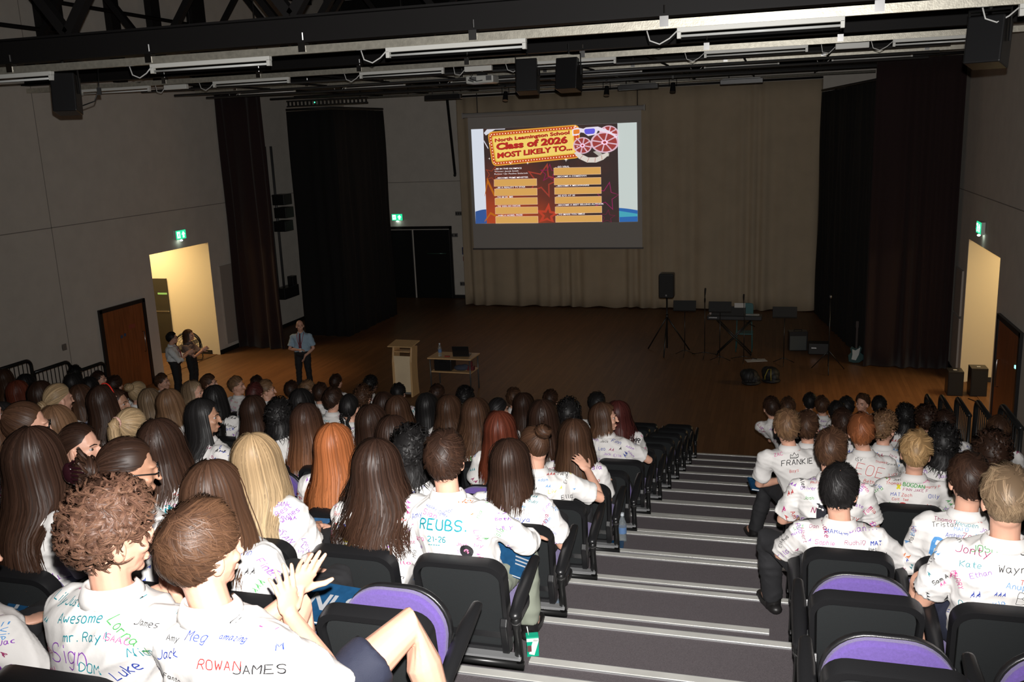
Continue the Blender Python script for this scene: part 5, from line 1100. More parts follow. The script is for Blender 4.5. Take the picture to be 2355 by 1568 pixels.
c = CTX[80]; write_on(c, [('^', 'k', .050, -.075, .062, 5, .0045)], 0, 'k', 1, 3, 'crown_drawing')
c = CTX[38]; patch_on(c, [(.02+.03*(1 if q % 2 else .45)*math.sin(q*PI/5), -.08+.03*(1 if q % 2 else .45)*math.cos(q*PI/5)) for q in range(10)], (.25, .25, .2), 'star_patch', 'silver star')
c = CTX[58]; patch_on(c, [(.10+.03*(1 if q % 2 else .45)*math.sin(q*PI/5), -.19+.03*(1 if q % 2 else .45)*math.cos(q*PI/5)) for q in range(10)], (.55, .35, .25), 'star_patch', 'orange star')
c = CTX[27]; rg = np.random.default_rng(3)
for q in range(46): a_, r_ = rg.uniform(0, 6.3), rg.uniform(.06, .19); patch_on(c, circle(.06+r_*math.cos(a_), -.03+r_*.7*math.sin(a_), .0022, 6), (.08, .08, .2), 'sequin', 'tiny dark sequin') if q < 40 else 0

# ---------------------------------------------------------------- seats
MB().tube([CTX[25]['hc']+CTX[25]['R'] @ (np.array((.083, .004-.012*math.sin(a), -.058-.012*math.cos(a)))*1.1) for a in np.linspace(0, 2*PI, 14)], .0022, 6).build('hoop_earring', mat('gold_hoop', (.9, .65, .3), .2, 1), CTX[25]['root'], smooth=True)
EMPTY = {(0, 0): 'in front of the clapping crop-haired boy, purple seat folded up', (0, -1): 'bottom right, nearest of the right aisle seats with purple arc showing', (0, -2): 'in the bottom right corner of the photo', (1, -1): 'at the right aisle side, second from camera, purple seat up', (3, 1): 'left of the updo girl in glasses',
    (4, 6): 'in the left block middle'}
order = 'first second third fourth fifth sixth seventh eighth ninth tenth eleventh twelfth'.split()
for k in range(5, 13):
    if (k, 0) not in OCC: EMPTY[(k, 0)] = 'at the aisle end of the left block, %s from the stage' % {12: 'first', 11: 'second', 10: 'third', 9: 'fourth', 8: 'fifth', 7: 'sixth', 6: 'seventh', 5: 'eighth'}[k]
    if (k, 1) not in OCC and k >= 9: EMPTY[(k, 1)] = 'one in from the left block aisle, %s row from the stage' % {12: 'first', 11: 'second', 10: 'third', 9: 'fourth'}[k]
EMPTY[(3, 4)] = 'with folded purple seat behind the girl in nose profile'
EMPTY[(2, 3)] = 'between the dark-haired girl with teal name and the ginger girl'
for (k, s) in list(EMPTY):
    if (k, s) in OCC: del EMPTY[(k, s)]
for (k, s), (i, d_) in OCC.items():
    if k == 13: 
        chair(12.99, slotx(s), False, 'L' if s >= 0 else 'R', 'floor chair under '+' '.join(d_.split()[:13]), 'chairs on the hall floor').location = (slotx(s), Yn(12), 0); continue
    chair(k, slotx(s), False, 'L' if s >= 0 else 'R', 'tip-up chair under '+' '.join(d_.split()[:11]).rstrip(','), 'occupied tip-up chairs')
for (k, s), t in EMPTY.items():
    chair(k, slotx(s), True, 'L' if s >= 0 else 'R', 'empty black tip-up chair '+t, 'empty tip-up chairs')
# ---------------------------------------------------------------- ceiling steel, rails and fittings
beam_m = mat('painted_steel_black', (.013, .012, .012), .6, spec=.2)
def ibeam(mb, x0, x1, y, z0, z1, w=.22):
    xm, L = (x0+x1)/2, x1-x0; mb.box((xm, y, z0+.012), (L, w, .024)).box((xm, y, z1-.012), (L, w, .024)).box((xm, y, (z0+z1)/2), (L, .016, z1-z0))
for n_, (y, z0, nm) in enumerate(((10.06, 6.80, 'nearest black roof truss, above the first lighting rail'), (16.06, 7.02, 'second black roof truss, above the projector rail'), (21.86, 7.18, 'third black roof truss, in front of the stage'))):
    o = empty('roof_truss', (-5.4, y, z0), 0, nm, 'roof truss', 'roof trusses')
    m = MB(); ibeam(m, -9.42, 9.38, 0, 0, .30); m.build('bottom_chord', beam_m, o)
    m = MB(); ibeam(m, -9.42, 9.38, 0, 2.3, 2.55); m.build('top_chord', beam_m, o)
    for i in range(12):
        x = -9.3+i*1.55; a, b = ((x, .3), (x+1.55, 2.3)) if i % 2 == 0 else ((x, 2.3), (x+1.55, .3))
        MB().box(((a[0]+b[0])/2, 0, 1.3), (2.5, .12, .12), ry=-math.atan2(b[1]-a[1], b[0]-a[0])).build('diagonal', beam_m, o)
# purlins running down the hall
for i, x in enumerate((-13.6, -10.6, -7.6, -4.6, -1.6, 1.4)):
    m = MB().box((0, 0, 0), (.12, 22, .22)); tag(m.build('purlin', beam_m, loc=(x, 15.5, 9.80)), 'black purlin running down the roof, %s from the left wall' % ('first', 'second', 'third', 'fourth', 'fifth', 'sixth')[i], 'roof beam', 'roof purlins')
# dark gallery framing against the top of the left wall
for i, (y, w_) in enumerate(((11.8, .3), (13.4, .3), (14.9, .45), (16.9, .65), (18.9, .3), (20.4, .35), (22.2, .6))):
    tag(MB().box((XL+.09, y, 8.75), (.18, w_, 3.1)).build('wall_post', beam_m), 'dark steel post high on left wall, %s of seven from the camera' % order[i], 'post', 'high wall posts')
for z, t in ((7.55, 'lowest'), (8.15, 'middle'), (8.75, 'highest')):
    tag(MB().tube([(XL+.20, 9, z), (XL+.20, 24, z)], .045, 8).build('wall_pipe', beam_m, smooth=True), '%s of three dark pipes high along the left wall' % t, 'pipe', 'high wall pipes')

tube_m = mat('unlit_fluorescent_tube', (.85, .87, .85), .25); fit_m = mat('light_fitting_white', (.85, .85, .80), .4)
def fitting(x, y, z, L, label, grp):
    o = empty('fluorescent_batten', (x, y, z), 0, label, 'ceiling light', grp)
    MB().box((0, 0, -.045), (L, .07, .05)).build('housing', fit_m, o, bevel=.004)
    MB().tube([(-L/2+.04, -.01, -.105), (L/2-.04, -.01, -.105)], .014, 8).build('tube', tube_m, o, smooth=True)
    for s in (-1, 1): MB().box((s*(L/2-.02), -.005, -.095), (.04, .06, .07)).build('lamp_holder', fit_m, o, bevel=.003)
    MB().tube([(-L/2, 0, -.05), (-L/2-.08, 0, -.12), (-L/2-.18, 0, -.17), (-L/2-.28, 0, -.13), (-L/2-.31, 0, -.03)], .008, 6).build('cable', white_pl, o, smooth=True)
    MB().box((-L/2-.31, 0, -.01), (.10, .05, .03)).build('plug', white_pl, o, bevel=.004)
for r_, (y, z, xs, nm, dz) in enumerate(((10, 6.72, (-12.35, -9.57, -6.50, -3.42, -.20, 2.95), 'front', 0), (16, 6.92, (-12.6, -9.56, -6.51, -3.44, -.37, 2.5), 'middle', 0), (21.8, 7.08, (-12.6, -9.6, -6.8, -3.8, -.8, 1.9), 'back', 0))):
    o = empty('lighting_rail', (-5.4, y, z), 0, 'galvanised lighting rail across the hall, %s of the three' % nm, 'lighting rail', 'galvanised lighting rails')
    m = MB().box((0, -.03, 0), (18.6, .012, .09)).box((0, 0, .04), (18.6, .06, .01)).box((0, 0, -.04), (18.6, .06, .01)); m.build('channel', galv_m, o)
    for i in range(9): 
        b = MB().box((-8.1+i*2.06, -.0, .03), (.09, .09, .11)).tube([(-8.1+i*2.06, 0, .06), (-8.1+i*2.06, 0, .19)], .012, 6); b.build('beam_clamp', steel_m, o)
    for i, x in enumerate(xs):
        fitting(x, y-.01, z-.022, 1.62, 'white unlit fluorescent batten on the %s rail, %s from the left wall' % (nm, ('first', 'second', 'third', 'fourth', 'fifth', 'sixth')[i]), 'fluorescent battens on the %s rail' % nm)
for x, t in ((-5.06, 'left of centre above the projector'), (1.1, 'near the right wall'), (-11.2, 'near the left wall')):
    o = empty('emergency_light', (x, 15.99, 6.87), 0, 'short white emergency fitting on the middle rail, '+t, 'ceiling light', 'short emergency fittings')
    MB().box((0, 0, -.05), (.5, .09, .09)).build('housing', fit_m, o, bevel=.01); MB().tube([(-.25, 0, -.05), (-.34, 0, -.14), (-.44, 0, -.12), (-.46, 0, 0)], .008, 6).build('cable', white_pl, o, smooth=True)

# stage lighting grid
grid = empty('lighting_grid', (0, 0, 0), 0, 'grid of thin dark pipes under the ceiling in front of the stage', 'lighting grid')
for y, z in ((18.4, 6.93), (19.6, 6.88), (20.9, 6.86), (23.2, 6.98), (24.0, 6.90), (25.4, 7.0), (27.0, 7.05)):
    MB().tube([(-13.8, y, z), (2.9, y, z)], .028, 8).build('cross_pipe', MATS['grey_steel'], grid, smooth=True)
for x in (-12.5, -10.9, -9.2, -7.5, -5.8, -4.1, -2.4, -.7, 1.0):
    MB().tube([(x, 18.2, 7.03), (x, 28.95, 7.06)], .022, 8).build('long_pipe', beam_m, grid, smooth=True)
    for y in (18.6, 22.9, 27.2): MB().tube([(x, y, 7.0), (x, y, 10.4)], .015, 6).build('hanger_rod', beam_m, grid, smooth=True)
MB().tube([(-13.5, 28.6, 7.02), (2.6, 28.4, 6.98)], .035, 8).build('curtain_track', galv_m, grid, smooth=True)
for x, t in ((-8.62, 'left, over the pale back wall'), (-3.4, 'middle, right of the hanging speakers'), (-.87, 'right of the three')):
    o = empty('stage_batten_light', (x, 24, 6.78), 0, 'black linear stage light, '+t, 'stage light', 'linear stage lights')
    MB().box((0, 0, -.07), (1.02, .16, .12)).build('housing', blk_plastic, o, bevel=.01); MB().box((0, -.09, .0), (.9, .02, .02)).build('trim', MATS['grey_steel'], o)
    MB().tube([(-.3, 0, -.02), (-.3, 0, .12)], .012, 6).tube([(.3, 0, -.02), (.3, 0, .12)], .012, 6).build('hanger', black_paint, o)
for x, t in ((-6.88, 'under the projector'), (-4.2, 'between hanging speaker and middle linear light'), (-2.53, 'right of the middle linear light')):
    o = empty('spotlight', (x, 24, 6.90), 0, 'small black spotlight hung on the grid '+t, 'spotlight', 'grid spotlights')
    MB().tube([(0, .02, -.14), (0, -.06, -.36)], [.055, .075], 14).build('lamp_body', blk_plastic, o, smooth=30)
    MB().tube([(-.09, 0, -.2), (-.09, 0, -.02), (.09, 0, -.02), (.09, 0, -.2)], .010, 6).build('yoke', black_paint, o); MB().box((0, 0, .0), (.05, .07, .07)).build('clamp', black_paint, o)
o = empty('led_bar', (-12.05, 24.0, 6.75), math.radians(-1), 'black lattice bar with a tiny green lamp above the left black curtain', 'light bar')
m = MB().box((0, 0, .07), (2.5, .05, .03)).box((0, 0, -.07), (2.5, .05, .03))
for i in range(21): m.box((-1.2+i*.12, 0, 0), (.04, .04, .12))
m.build('lattice', dark_m, o); MB().ell((-.35, -.05, 0), (.018, .01, .018), nu=8, nv=5).build('green_lamp', mat('led_green', (.05, .9, .35), .4, emit=4), o)

# projector
o = empty('projector', (-5.0, 16.0, 6.63), 0, 'white projector hung under the middle lighting rail', 'projector')
MB().box((0, 0, 0), (.50, .36, .13)).build('casing', mat('projector_white', (.60, .60, .56), .35), o, bevel=.02)
MB().box((-.12, -.182, .01), (.13, .004, .07)).box((.17, -.182, .015), (.10, .004, .08)).build('vent', mat('vent_grey', (.12, .12, .12), .5), o)
MB().tube([(0, 0, .06), (0, 0, .25)], .02, 10).build('ceiling_pole', chrome_m, o, smooth=True); MB().box((0, 0, .09), (.16, .12, .04)).build('mount_plate', black_paint, o)
MB().tube([(-.12, -.15, .1), (-.16, -.2, .02), (-.05, -.2, -.03), (.06, -.19, -.02)], .008, 6).tube([(-.18, -.1, .09), (-.2, -.19, -.01), (-.1, -.2, -.04)], .007, 6).build('cable', black_paint, o, smooth=True)
MB().tube([(.1, .18, 0), (.1, .21, 0)], .05, 14).build('lens', mat('lens_glass', (.02, .02, .03), .05), o, smooth=30)

def hung_speaker(x, y, z, w_, h, d, rz, label):
    o = empty('hanging_speaker', (x, y, z), rz, label, 'speaker', 'hanging loudspeakers')
    MB().box((0, 0, 0), (w_, d, h), rx=-.18).build('cabinet', blk_plastic, o, bevel=.015)
    MB().box((0, d/2+.005, -.0), (w_*.9, .01, h*.9), rx=-.18).build('grille', mat('grille_black', (.006, .006, .006), .7), o)
    MB().tube([(-w_/2-.02, 0, 0), (-w_/2-.02, 0, h/2+.08), (w_/2+.02, 0, h/2+.08), (w_/2+.02, 0, 0)], .016, 6).tube([(0, 0, h/2+.08), (0, 0, h/2+.25)], .02, 6).build('bracket', black_paint, o)
    MB().ell((.04, -d/2-.01, -h*.36), (.014, .008, .014), nu=8, nv=5).build('badge', steel_m, o)
    return o
hung_speaker(-4.17, 15.98, 6.63, .37, .55, .36, .1, 'left of the two black speakers hung above the screen'); hung_speaker(-3.44, 15.98, 6.62, .38, .52, .36, -.1, 'right of the two black speakers hung above the screen')
o = hung_speaker(-8.73, 10.15, 6.40, .29, .48, .30, .45, 'black speaker hung by the left wall with a dangling cable')
MB().tube([(.2, -.1, -.15), (.35, -.1, -.1), (.42, -.1, .05), (.44, -.1, .3)], .008, 6).build('cable', black_paint, o, smooth=True); MB().box((.42, -.1, .02), (.05, .03, .09)).build('connector', black_paint, o)
hung_speaker(1.93, 10.15, 6.36, .33, .44, .32, -.45, 'black speaker hung near the right wall at the top right')

# ---------------------------------------------------------------- projection screen and slide
SY = 28.75
o = empty('projection_screen', (-6.76, SY, 2.03), 0, 'large roll-down projection screen showing a colourful slide', 'projection screen')
MB().tube([(-2.93, 0, 4.27), (2.88, 0, 4.27)], .075, 12).box((-2.93, 0, 4.27), (.03, .18, .18)).box((2.88, 0, 4.27), (.03, .18, .18)).build('roller_case', mat('screen_case', (.42, .40, .38), .4), o, smooth=30)
MB().box((-.0, 0, 2.11), (5.55, .012, 4.20)).build('screen_fabric', mat('screen_fabric', (.50, .47, .44), .9), o)
MB().box((0, 0, .0), (5.62, .035, .05)).build('bottom_bar', mat('screen_bar', (.10, .09, .09), .4), o)
def em(n, c, e=1.0): return mat('slide_'+n, c, .9, emit=e, spec=0)
def sc(x, y):
    """slide drawing units (the slide is 1570 wide and 920 high in drawing units) -> metres on the screen"""
    xl = 183+(y-315)*49/900; xr = 1753+(y-255)*10/938; u = (x-xl)/(xr-xl); yt = 315-60*u; yb = 1215-22*u; v = (y-yt)/(yb-yt)
    return (-2.675+u*5.31, 3.84-v*3.01)
SL = {}
def layer(name, polys, m_, z, parent, pts=True):
    m = MB()
    for P_ in polys:
        Q = [sc(*p) for p in P_] if pts else P_; m.prism(Q, 1, -z-.0015, -z)
    return m.build(name, m_, parent)
def clipb(x, a, b): return max(a, min(b, x))
MB().tube([(-2.44, 0, 4.27), (-2.44, 0, 5.02)], .014, 6).tube([(2.66, 0, 4.27), (2.66, 0, 5.02)], .014, 6).build('hanging_rod', dark_m, o)
slide = layer('projected_slide', [[(183, 315), (1753, 255), (1763, 1193), (232, 1215)]], em('white', (.60, .64, .72)), .007, o)
layer('side_panel', [[(1580, 262), (1753, 255), (1763, 1193), (1597, 1197)]], em('pale', (.50, .56, .54)), .009, slide)
W_ = lambda f, a, b, n=24: [(a+(b-a)*i/n, f(a+(b-a)*i/n)) for i in range(n+1)]
layer('blue_wave', [[(229, 1098)]+W_(lambda x: 1098-22*math.sin((x-229)/105*1.57), 229, 336)+[(343, 1213), (232, 1215)]], em('blue', (.035, .085, .26)), .010, slide)
layer('blue_wave', [[(1594, 1062)]+W_(lambda x: 1062+22*((x-1594)/168)**1.5, 1594, 1762)+[(1763, 1193), (1598, 1197)]], em('blue2', (.03, .12, .36)), .010, slide)
layer('cyan_wave', [[(1595, 1090), (1762, 1118), (1762, 1142), (1596, 1150)]], em('cyan', (.06, .33, .42)), .0118, slide)
bgm = bpy.data.materials.new('slide_background'); bgm.use_nodes = True; nt = bgm.node_tree; p = nt.nodes['Principled BSDF']; p.inputs['Base Color'].default_value = (.02, .02, .02, 1); p.inputs['Emission Strength'].default_value = 1
tc = nt.nodes.new('ShaderNodeTexCoord'); sp_ = nt.nodes.new('ShaderNodeSeparateXYZ'); nt.links.new(tc.outputs['Object'], sp_.inputs[0])
r1 = nt.nodes.new('ShaderNodeMapRange'); r1.inputs[1].default_value = 3.0; r1.inputs[2].default_value = .7; nt.links.new(sp_.outputs[2], r1.inputs[0])
r2 = nt.nodes.new('ShaderNodeMapRange'); r2.inputs[1].default_value = 1.3; r2.inputs[2].default_value = -1.2; nt.links.new(sp_.outputs[0], r2.inputs[0])
mu = nt.nodes.new('ShaderNodeMath'); mu.operation = 'MULTIPLY'; nt.links.new(r1.outputs[0], mu.inputs[0]); nt.links.new(r2.outputs[0], mu.inputs[1])
no = nt.nodes.new('ShaderNodeTexNoise'); no.inputs['Scale'].default_value = 1.6; nt.links.new(tc.outputs['Object'], no.inputs[0]); ad = nt.nodes.new('ShaderNodeMath'); ad.operation = 'MULTIPLY_ADD'; nt.links.new(no.outputs[0], ad.inputs[0]); ad.inputs[1].default_value = .25; nt.links.new(mu.outputs[0], ad.inputs[2])
cr = nt.nodes.new('ShaderNodeValToRGB'); e = cr.color_ramp.elements; e[0].position = .12; e[0].color = (.036, .022, .02, 1); e[1].position = 1.0; e[1].color = (.40, .055, .015, 1); e2 = cr.color_ramp.elements.new(.5); e2.color = (.13, .03, .018, 1)
nt.links.new(ad.outputs[0], cr.inputs[0]); nt.links.new(cr.outputs[0], p.inputs['Emission Color'])
layer('slide_background', [[(303, 310), (1578, 262), (1597, 1199), (343, 1213)]], bgm, .0115, slide)
def star(cx_, cy_, r, rot=0, inner=.42): return [(cx_+(r if i % 2 == 0 else r*inner)*math.sin(rot+i*PI/5), cy_-(r if i % 2 == 0 else r*inner)*math.cos(rot+i*PI/5)) for i in range(10)]
def outline(P_, t):
    c = np.mean(P_, 0); out = []
    n = len(P_)
    for i in range(n):
        a, b = np.array(P_[i]), np.array(P_[(i+1) % n]); out.append([tuple(a), tuple(b), tuple(c+(b-c)*(1-t)), tuple(c+(a-c)*(1-t))])
    return out
def inx(P_): return [(clipb(x, 322, 1590), clipb(y, 320, 1200)) for x, y in P_]
for cx_, cy_, r, rot, t, col, z in ((885, 800, 175, .25, .2, (.30, .045, .03), .0135), (370, 1020, 250, -.1, .22, (.42, .12, .012), .0135), (400, 740, 85, .3, .16, (.30, .05, .02), .0132), (945, 730, 95, .05, .2, (.22, .015, .07), .0137), (1480, 950, 145, .2, .12, (.25, .02, .10), .0135), (1490, 1150, 75, .1, .12, (.16, .015, .05), .0135), (930, 1130, 120, .1, .5, (.42, .05, .025), .0137)):
    layer('star', [inx(q) for q in outline(star(cx_, cy_, r, rot), t)], em('star%d' % int(r), col), z, slide)
# marquee board
def quad_r(pts, r=26, n=5):
    out = []; m_ = len(pts)
    for i in range(m_):
        p0, p1, p2 = (np.array(pts[(i+k_) % m_], float) for k_ in (-1, 0, 1)); a = p1+(p0-p1)/np.linalg.norm(p0-p1)*r; b = p1+(p2-p1)/np.linalg.norm(p2-p1)*r
        for k_ in range(n+1): t = k_/n; out.append(tuple((1-t)**2*a+2*t*(1-t)*p1+t*t*b))
    return out
mq = layer('marquee_board', [quad_r([(345, 340), (1225, 272), (1240, 585), (395, 665)], 55)], em('gold', (.62, .30, .04)), .0145, slide)
layer('marquee_red_border', [quad_r([(356, 352), (1215, 285), (1230, 574), (404, 652)], 48)], em('redb', (.46, .07, .02)), .0165, slide)
layer('marquee_gold_trim', [quad_r([(385, 378), (1168, 314), (1195, 545), (425, 624)], 24)], em('trim', (.65, .42, .06)), .0185, slide)
layer('marquee_face', [quad_r([(398, 388), (1158, 326), (1184, 537), (436, 612)], 14)], em('face', (.80, .58, .14)), .0205, slide)
bl = []
A_, B_, C_, D_ = (np.array(q, float) for q in ((372, 366), (1192, 300), (1212, 560), (415, 638)))
for a, b, n in ((A_, B_, 30), (B_, C_, 9), (C_, D_, 30), (D_, A_, 10)):
    for i in range(n): q = a+(b-a)*(i+.5)/n; bl.append([(q[0]+5*math.cos(t), q[1]+5*math.sin(t)) for t in np.linspace(0, 2*PI, 8, endpoint=False)])
blo = layer('marquee_bulbs', bl, em('bulb', (1, .85, .6), 1.3), .0225, slide); tag(blo, kind='stuff')
# film reels, 3D glasses and film strip
def disc(cx_, cy_, rx, ry, n=36): return [(cx_+rx*math.cos(t), cy_+ry*math.sin(t)) for t in np.linspace(0, 2*PI, n, endpoint=False)]
def reel(cx_, cy_, rx, ry, z, nsp=8, xmax=1588):
    g = layer('film_reel', [[(min(x, xmax), y) for x, y in disc(cx_, cy_, rx, ry)]], em('reelp', (.62, .42, .50)), z, slide)
    layer('film_reel_core', [[(min(x, xmax-3), y) for x, y in disc(cx_, cy_, rx*.87, ry*.87)]], em('reeld', (.30, .05, .045)), z+.002, slide)
    sp = []
    for k_ in range(nsp):
        t = k_*2*PI/nsp+.2; d_ = np.array((math.cos(t)*rx, math.sin(t)*ry)); nn = np.array((-d_[1], d_[0])); nn = nn/np.linalg.norm(nn)*5; c_ = np.array((cx_, cy_))
        if cx_+d_[0]*.88 < xmax: sp.append([tuple(c_+d_*.1+nn), tuple(c_+d_*.88+nn*1.3), tuple(c_+d_*.88-nn*1.3), tuple(c_+d_*.1-nn)])
    sp.append(disc(cx_, cy_, rx*.24, ry*.24)); layer('film_reel_spokes', sp, MATS['slide_reelp'], z+.004, slide)
    layer('film_reel_hub', [disc(cx_, cy_, rx*.12, ry*.12)], MATS['slide_reeld'], z+.006, slide)
reel(1500, 355, 88, 72, .0235); reel(1462, 440, 130, 98, .030); reel(1258, 468, 88, 78, .0375)
tp_ = [(1178, 540), (1225, 592), (1300, 628), (1385, 628), (1450, 602), (1497, 560)]; up_ = [(1492, 528), (1440, 556), (1385, 580), (1310, 580), (1245, 548), (1215, 515)]
layer('film_strip', [tp_+up_], em('film', (.62, .58, .52)), .0255, slide)
layer('film_strip_frame', [[(a_[0]-2, a_[1]), (a_[0]+2, a_[1]), (b_[0]+3, b_[1]), (b_[0]-1, b_[1])] for a_, b_ in (((1232, 598), (1262, 556)), ((1300, 624), (1318, 584)), ((1372, 624), (1376, 584)), ((1440, 602), (1432, 562)))], em('filmline', (.35, .08, .07)), .0270, slide)
layer('film_strip_edge', [[(1355, 528), (1420, 578), (1500, 570), (1505, 540), (1440, 548), (1400, 515)]], em('film2', (.40, .38, .34)), .0245, slide)
layer('cinema_glasses', [[(1160, 318), (1205, 300), (1265, 312), (1290, 300), (1400, 292), (1500, 330), (1580, 385), (1580, 400), (1490, 350), (1400, 330), (1385, 365), (1310, 380), (1270, 350), (1240, 345), (1225, 370), (1165, 378)]], em('frame3d', (.72, .66, .76)), .046, slide)
layer('orange_lens', [quad_r([(1172, 322), (1230, 316), (1232, 355), (1174, 364)], 12)], em('olens', (.70, .20, .03)), .048, slide)
layer('blue_lens', [quad_r([(1272, 315), (1375, 308), (1372, 358), (1282, 364)], 20)], em('blens', (.12, .10, .62)), .048, slide)
layer('corner_streak', [[(310, 350), (340, 315), (520, 308), (515, 316), (420, 318), (330, 372)], [(310, 415), (355, 490), (352, 500), (309, 430)]], em('streak', (.6, .6, .66)), .0135, slide)
sp = []
for x, y, r in ((1105, 602, 20), (575, 632, 14), (1190, 290, 15), (740, 632, 14), (368, 590, 11), (1210, 478, 10), (372, 448, 10)): sp.append([(x+(r if i % 2 == 0 else r*.15)*math.sin(i*PI/4), y-(r if i % 2 == 0 else r*.15)*math.cos(i*PI/4)) for i in range(8)])
layer('sparkle', sp, em('spark', (1, .95, .9), 1.4), .050, slide)
# orange answer boxes
bx = [((414, 790), (824, 782), (826, 846), (414, 854)), ((418, 880), (828, 872), (830, 938), (420, 944)), ((422, 970), (831, 961), (833, 1026), (424, 1032)), ((426, 1058), (835, 1051), (837, 1114), (428, 1120)), ((430, 1148), (838, 1142), (840, 1206), (432, 1211)),
      ((988, 680), (1424, 672), (1426, 738), (990, 746)), ((992, 778), (1427, 770), (1428, 834), (994, 840)), ((996, 868), (1430, 860), (1431, 922), (997, 930)), ((1000, 958), (1432, 950), (1433, 1012), (1001, 1020)), ((1003, 1052), (1435, 1044), (1436, 1106), (1004, 1114)), ((1007, 1140), (1437, 1132), (1438, 1194), (1008, 1200))]
for q in bx:
    layer('answer_box_edge', [[(q[0][0]-2, q[0][1]-2), (q[1][0]+2, q[1][1]-2), (q[2][0]+2, q[2][1]+2), (q[3][0]-2, q[3][1]+2)]], em('boxedge', (.75, .55, .42)), .0155, slide)
    layer('answer_box', [q], em('box', (.60, .33, .09)), .0175, slide)
def font_mesh(txt, h, off=0., shear=0):
    cu = bpy.data.curves.new('t', 'FONT'); cu.body = txt; cu.size = 1; cu.offset = off; cu.resolution_u = 3; cu.shear = shear
    ob = bpy.data.objects.new('t', cu); COL.objects.link(ob); bpy.context.view_layer.update()
    me = bpy.data.meshes.new_from_object(ob.evaluated_get(bpy.context.evaluated_depsgraph_get())); bpy.data.objects.remove(ob); bpy.data.curves.remove(cu)
    V = np.array([v.co[:] for v in me.vertices]); F = [tuple(p.vertices) for p in me.polygons]; bpy.data.meshes.remove(me); return V, F
def slide_text(txt, a, b, h, m_, z, off=.02, name='lettering'):
    """baseline from a to b in drawing units, capital height h"""
    V, F = font_mesh(txt, 1, off); w_ = V[:, 0].max()-V[:, 0].min(); V[:, 0] -= V[:, 0].min(); ch = .70
    a, b = np.array(a, float), np.array(b, float); out = []
    for x, y, _ in V:
        p = a+(b-a)*x/w_; X, Z = sc(p[0], p[1]-y/ch*h); out.append((X, -z, Z))
    t_ = MB().add(out, F).build(name, m_, slide); return t_
red_t = em('red_text', (.42, .025, .02)); shd = em('text_shadow', (.16, .02, .01))
for txt, a, b, h, off in (('North Leamington School', (418, 432), (1133, 358), 30, .03), ('Class of 2026', (432, 506), (1116, 440), 58, .045), ('MOST LIKELY TO...', (443, 584), (1160, 506), 46, .04)):
    slide_text(txt, (a[0]+3, a[1]+3), (b[0]+3, b[1]+3), h, shd, .0225, off, 'lettering_shadow'); slide_text(txt, a, b, h, red_t, .0245, off)
wt = em('white_text', (.80, .74, .74))
for txt, x, y, w_ in (('...BE IN THE OLYMPICS', 414, 695, 266), ('...BECOME PRIME MINISTER', 430, 782, 315), ('...BE A REALITY TV STAR', 432, 874, 285), ('...TO BE IN  MIS', 430, 966, 168), ('...TO WIN AN OSCAR', 432, 1054, 240), ('...WIN A NOBEL PRIZE', 436, 1144, 255),
    ('... GO VIRAL', 1000, 676, 135), ('...BECOME A COMEDIAN', 1006, 768, 288), ('...BECOME A MILLIONAIRE', 1008, 858, 312), ("...BE ID'D AT 30", 1012, 952, 176), ('...BECOME A BEST SELLING AUTHOR', 1014, 1042, 440), ('...TO MAKE YOU SMILE', 1018, 1132, 262)):
    slide_text(txt, (x, y), (x+w_, y-w_*.03), 14, wt, .0195, .025)
slide_text('Winner: Jacob Smith', (416, 719), (650, 712), 13, wt, .0195, .0); slide_text('Runner Up: Paulina Sielaczek', (416, 743), (742, 733), 13, wt, .0195, .0)
lamp('slide_glow', 'AREA', (-6.76, SY-.12, 4.4), 9, (1, .8, .66), aim=(-6.76, 10, 2), shape='RECTANGLE', size=5.2, size_y=2.9)

# ---------------------------------------------------------------- things on the stage floor
o = empty('lectern', (-7.97, 18.65, 0), math.radians(-3), 'pale wooden lectern with curved sides left of the equipment table', 'lectern')
pale_m = mat('pale_beech_panel', (.80, .64, .42), .5, var=.06, vs=3)
for s in (-1, 1):
    m = MB(); cx_ = s*.22
    P_ = [(-.17, 0), (.20, 0), (.17, .35), (.18, .75), (.24, 1.10), (-.05, 1.17), (-.14, .8), (-.15, .4)]
    m.prism(P_, 0, cx_-.02, cx_+.02); m.build('side_panel', beech_m, o, bevel=.006)
MB().box((0, -.10, .50), (.40, .03, .86)).build('front_panel', pale_m, o, bevel=.004)
MB().box((0, .03, 1.185), (.60, .46, .025), rx=.12).build('reading_top', beech_m, o, bevel=.008); MB().box((0, .03, .08), (.42, .34, .04)).build('base_board', mat('grey_base', (.16, .15, .14), .6), o); MB().box((0, -.02, 1.03), (.40, .2, .02)).build('shelf', beech_m, o)

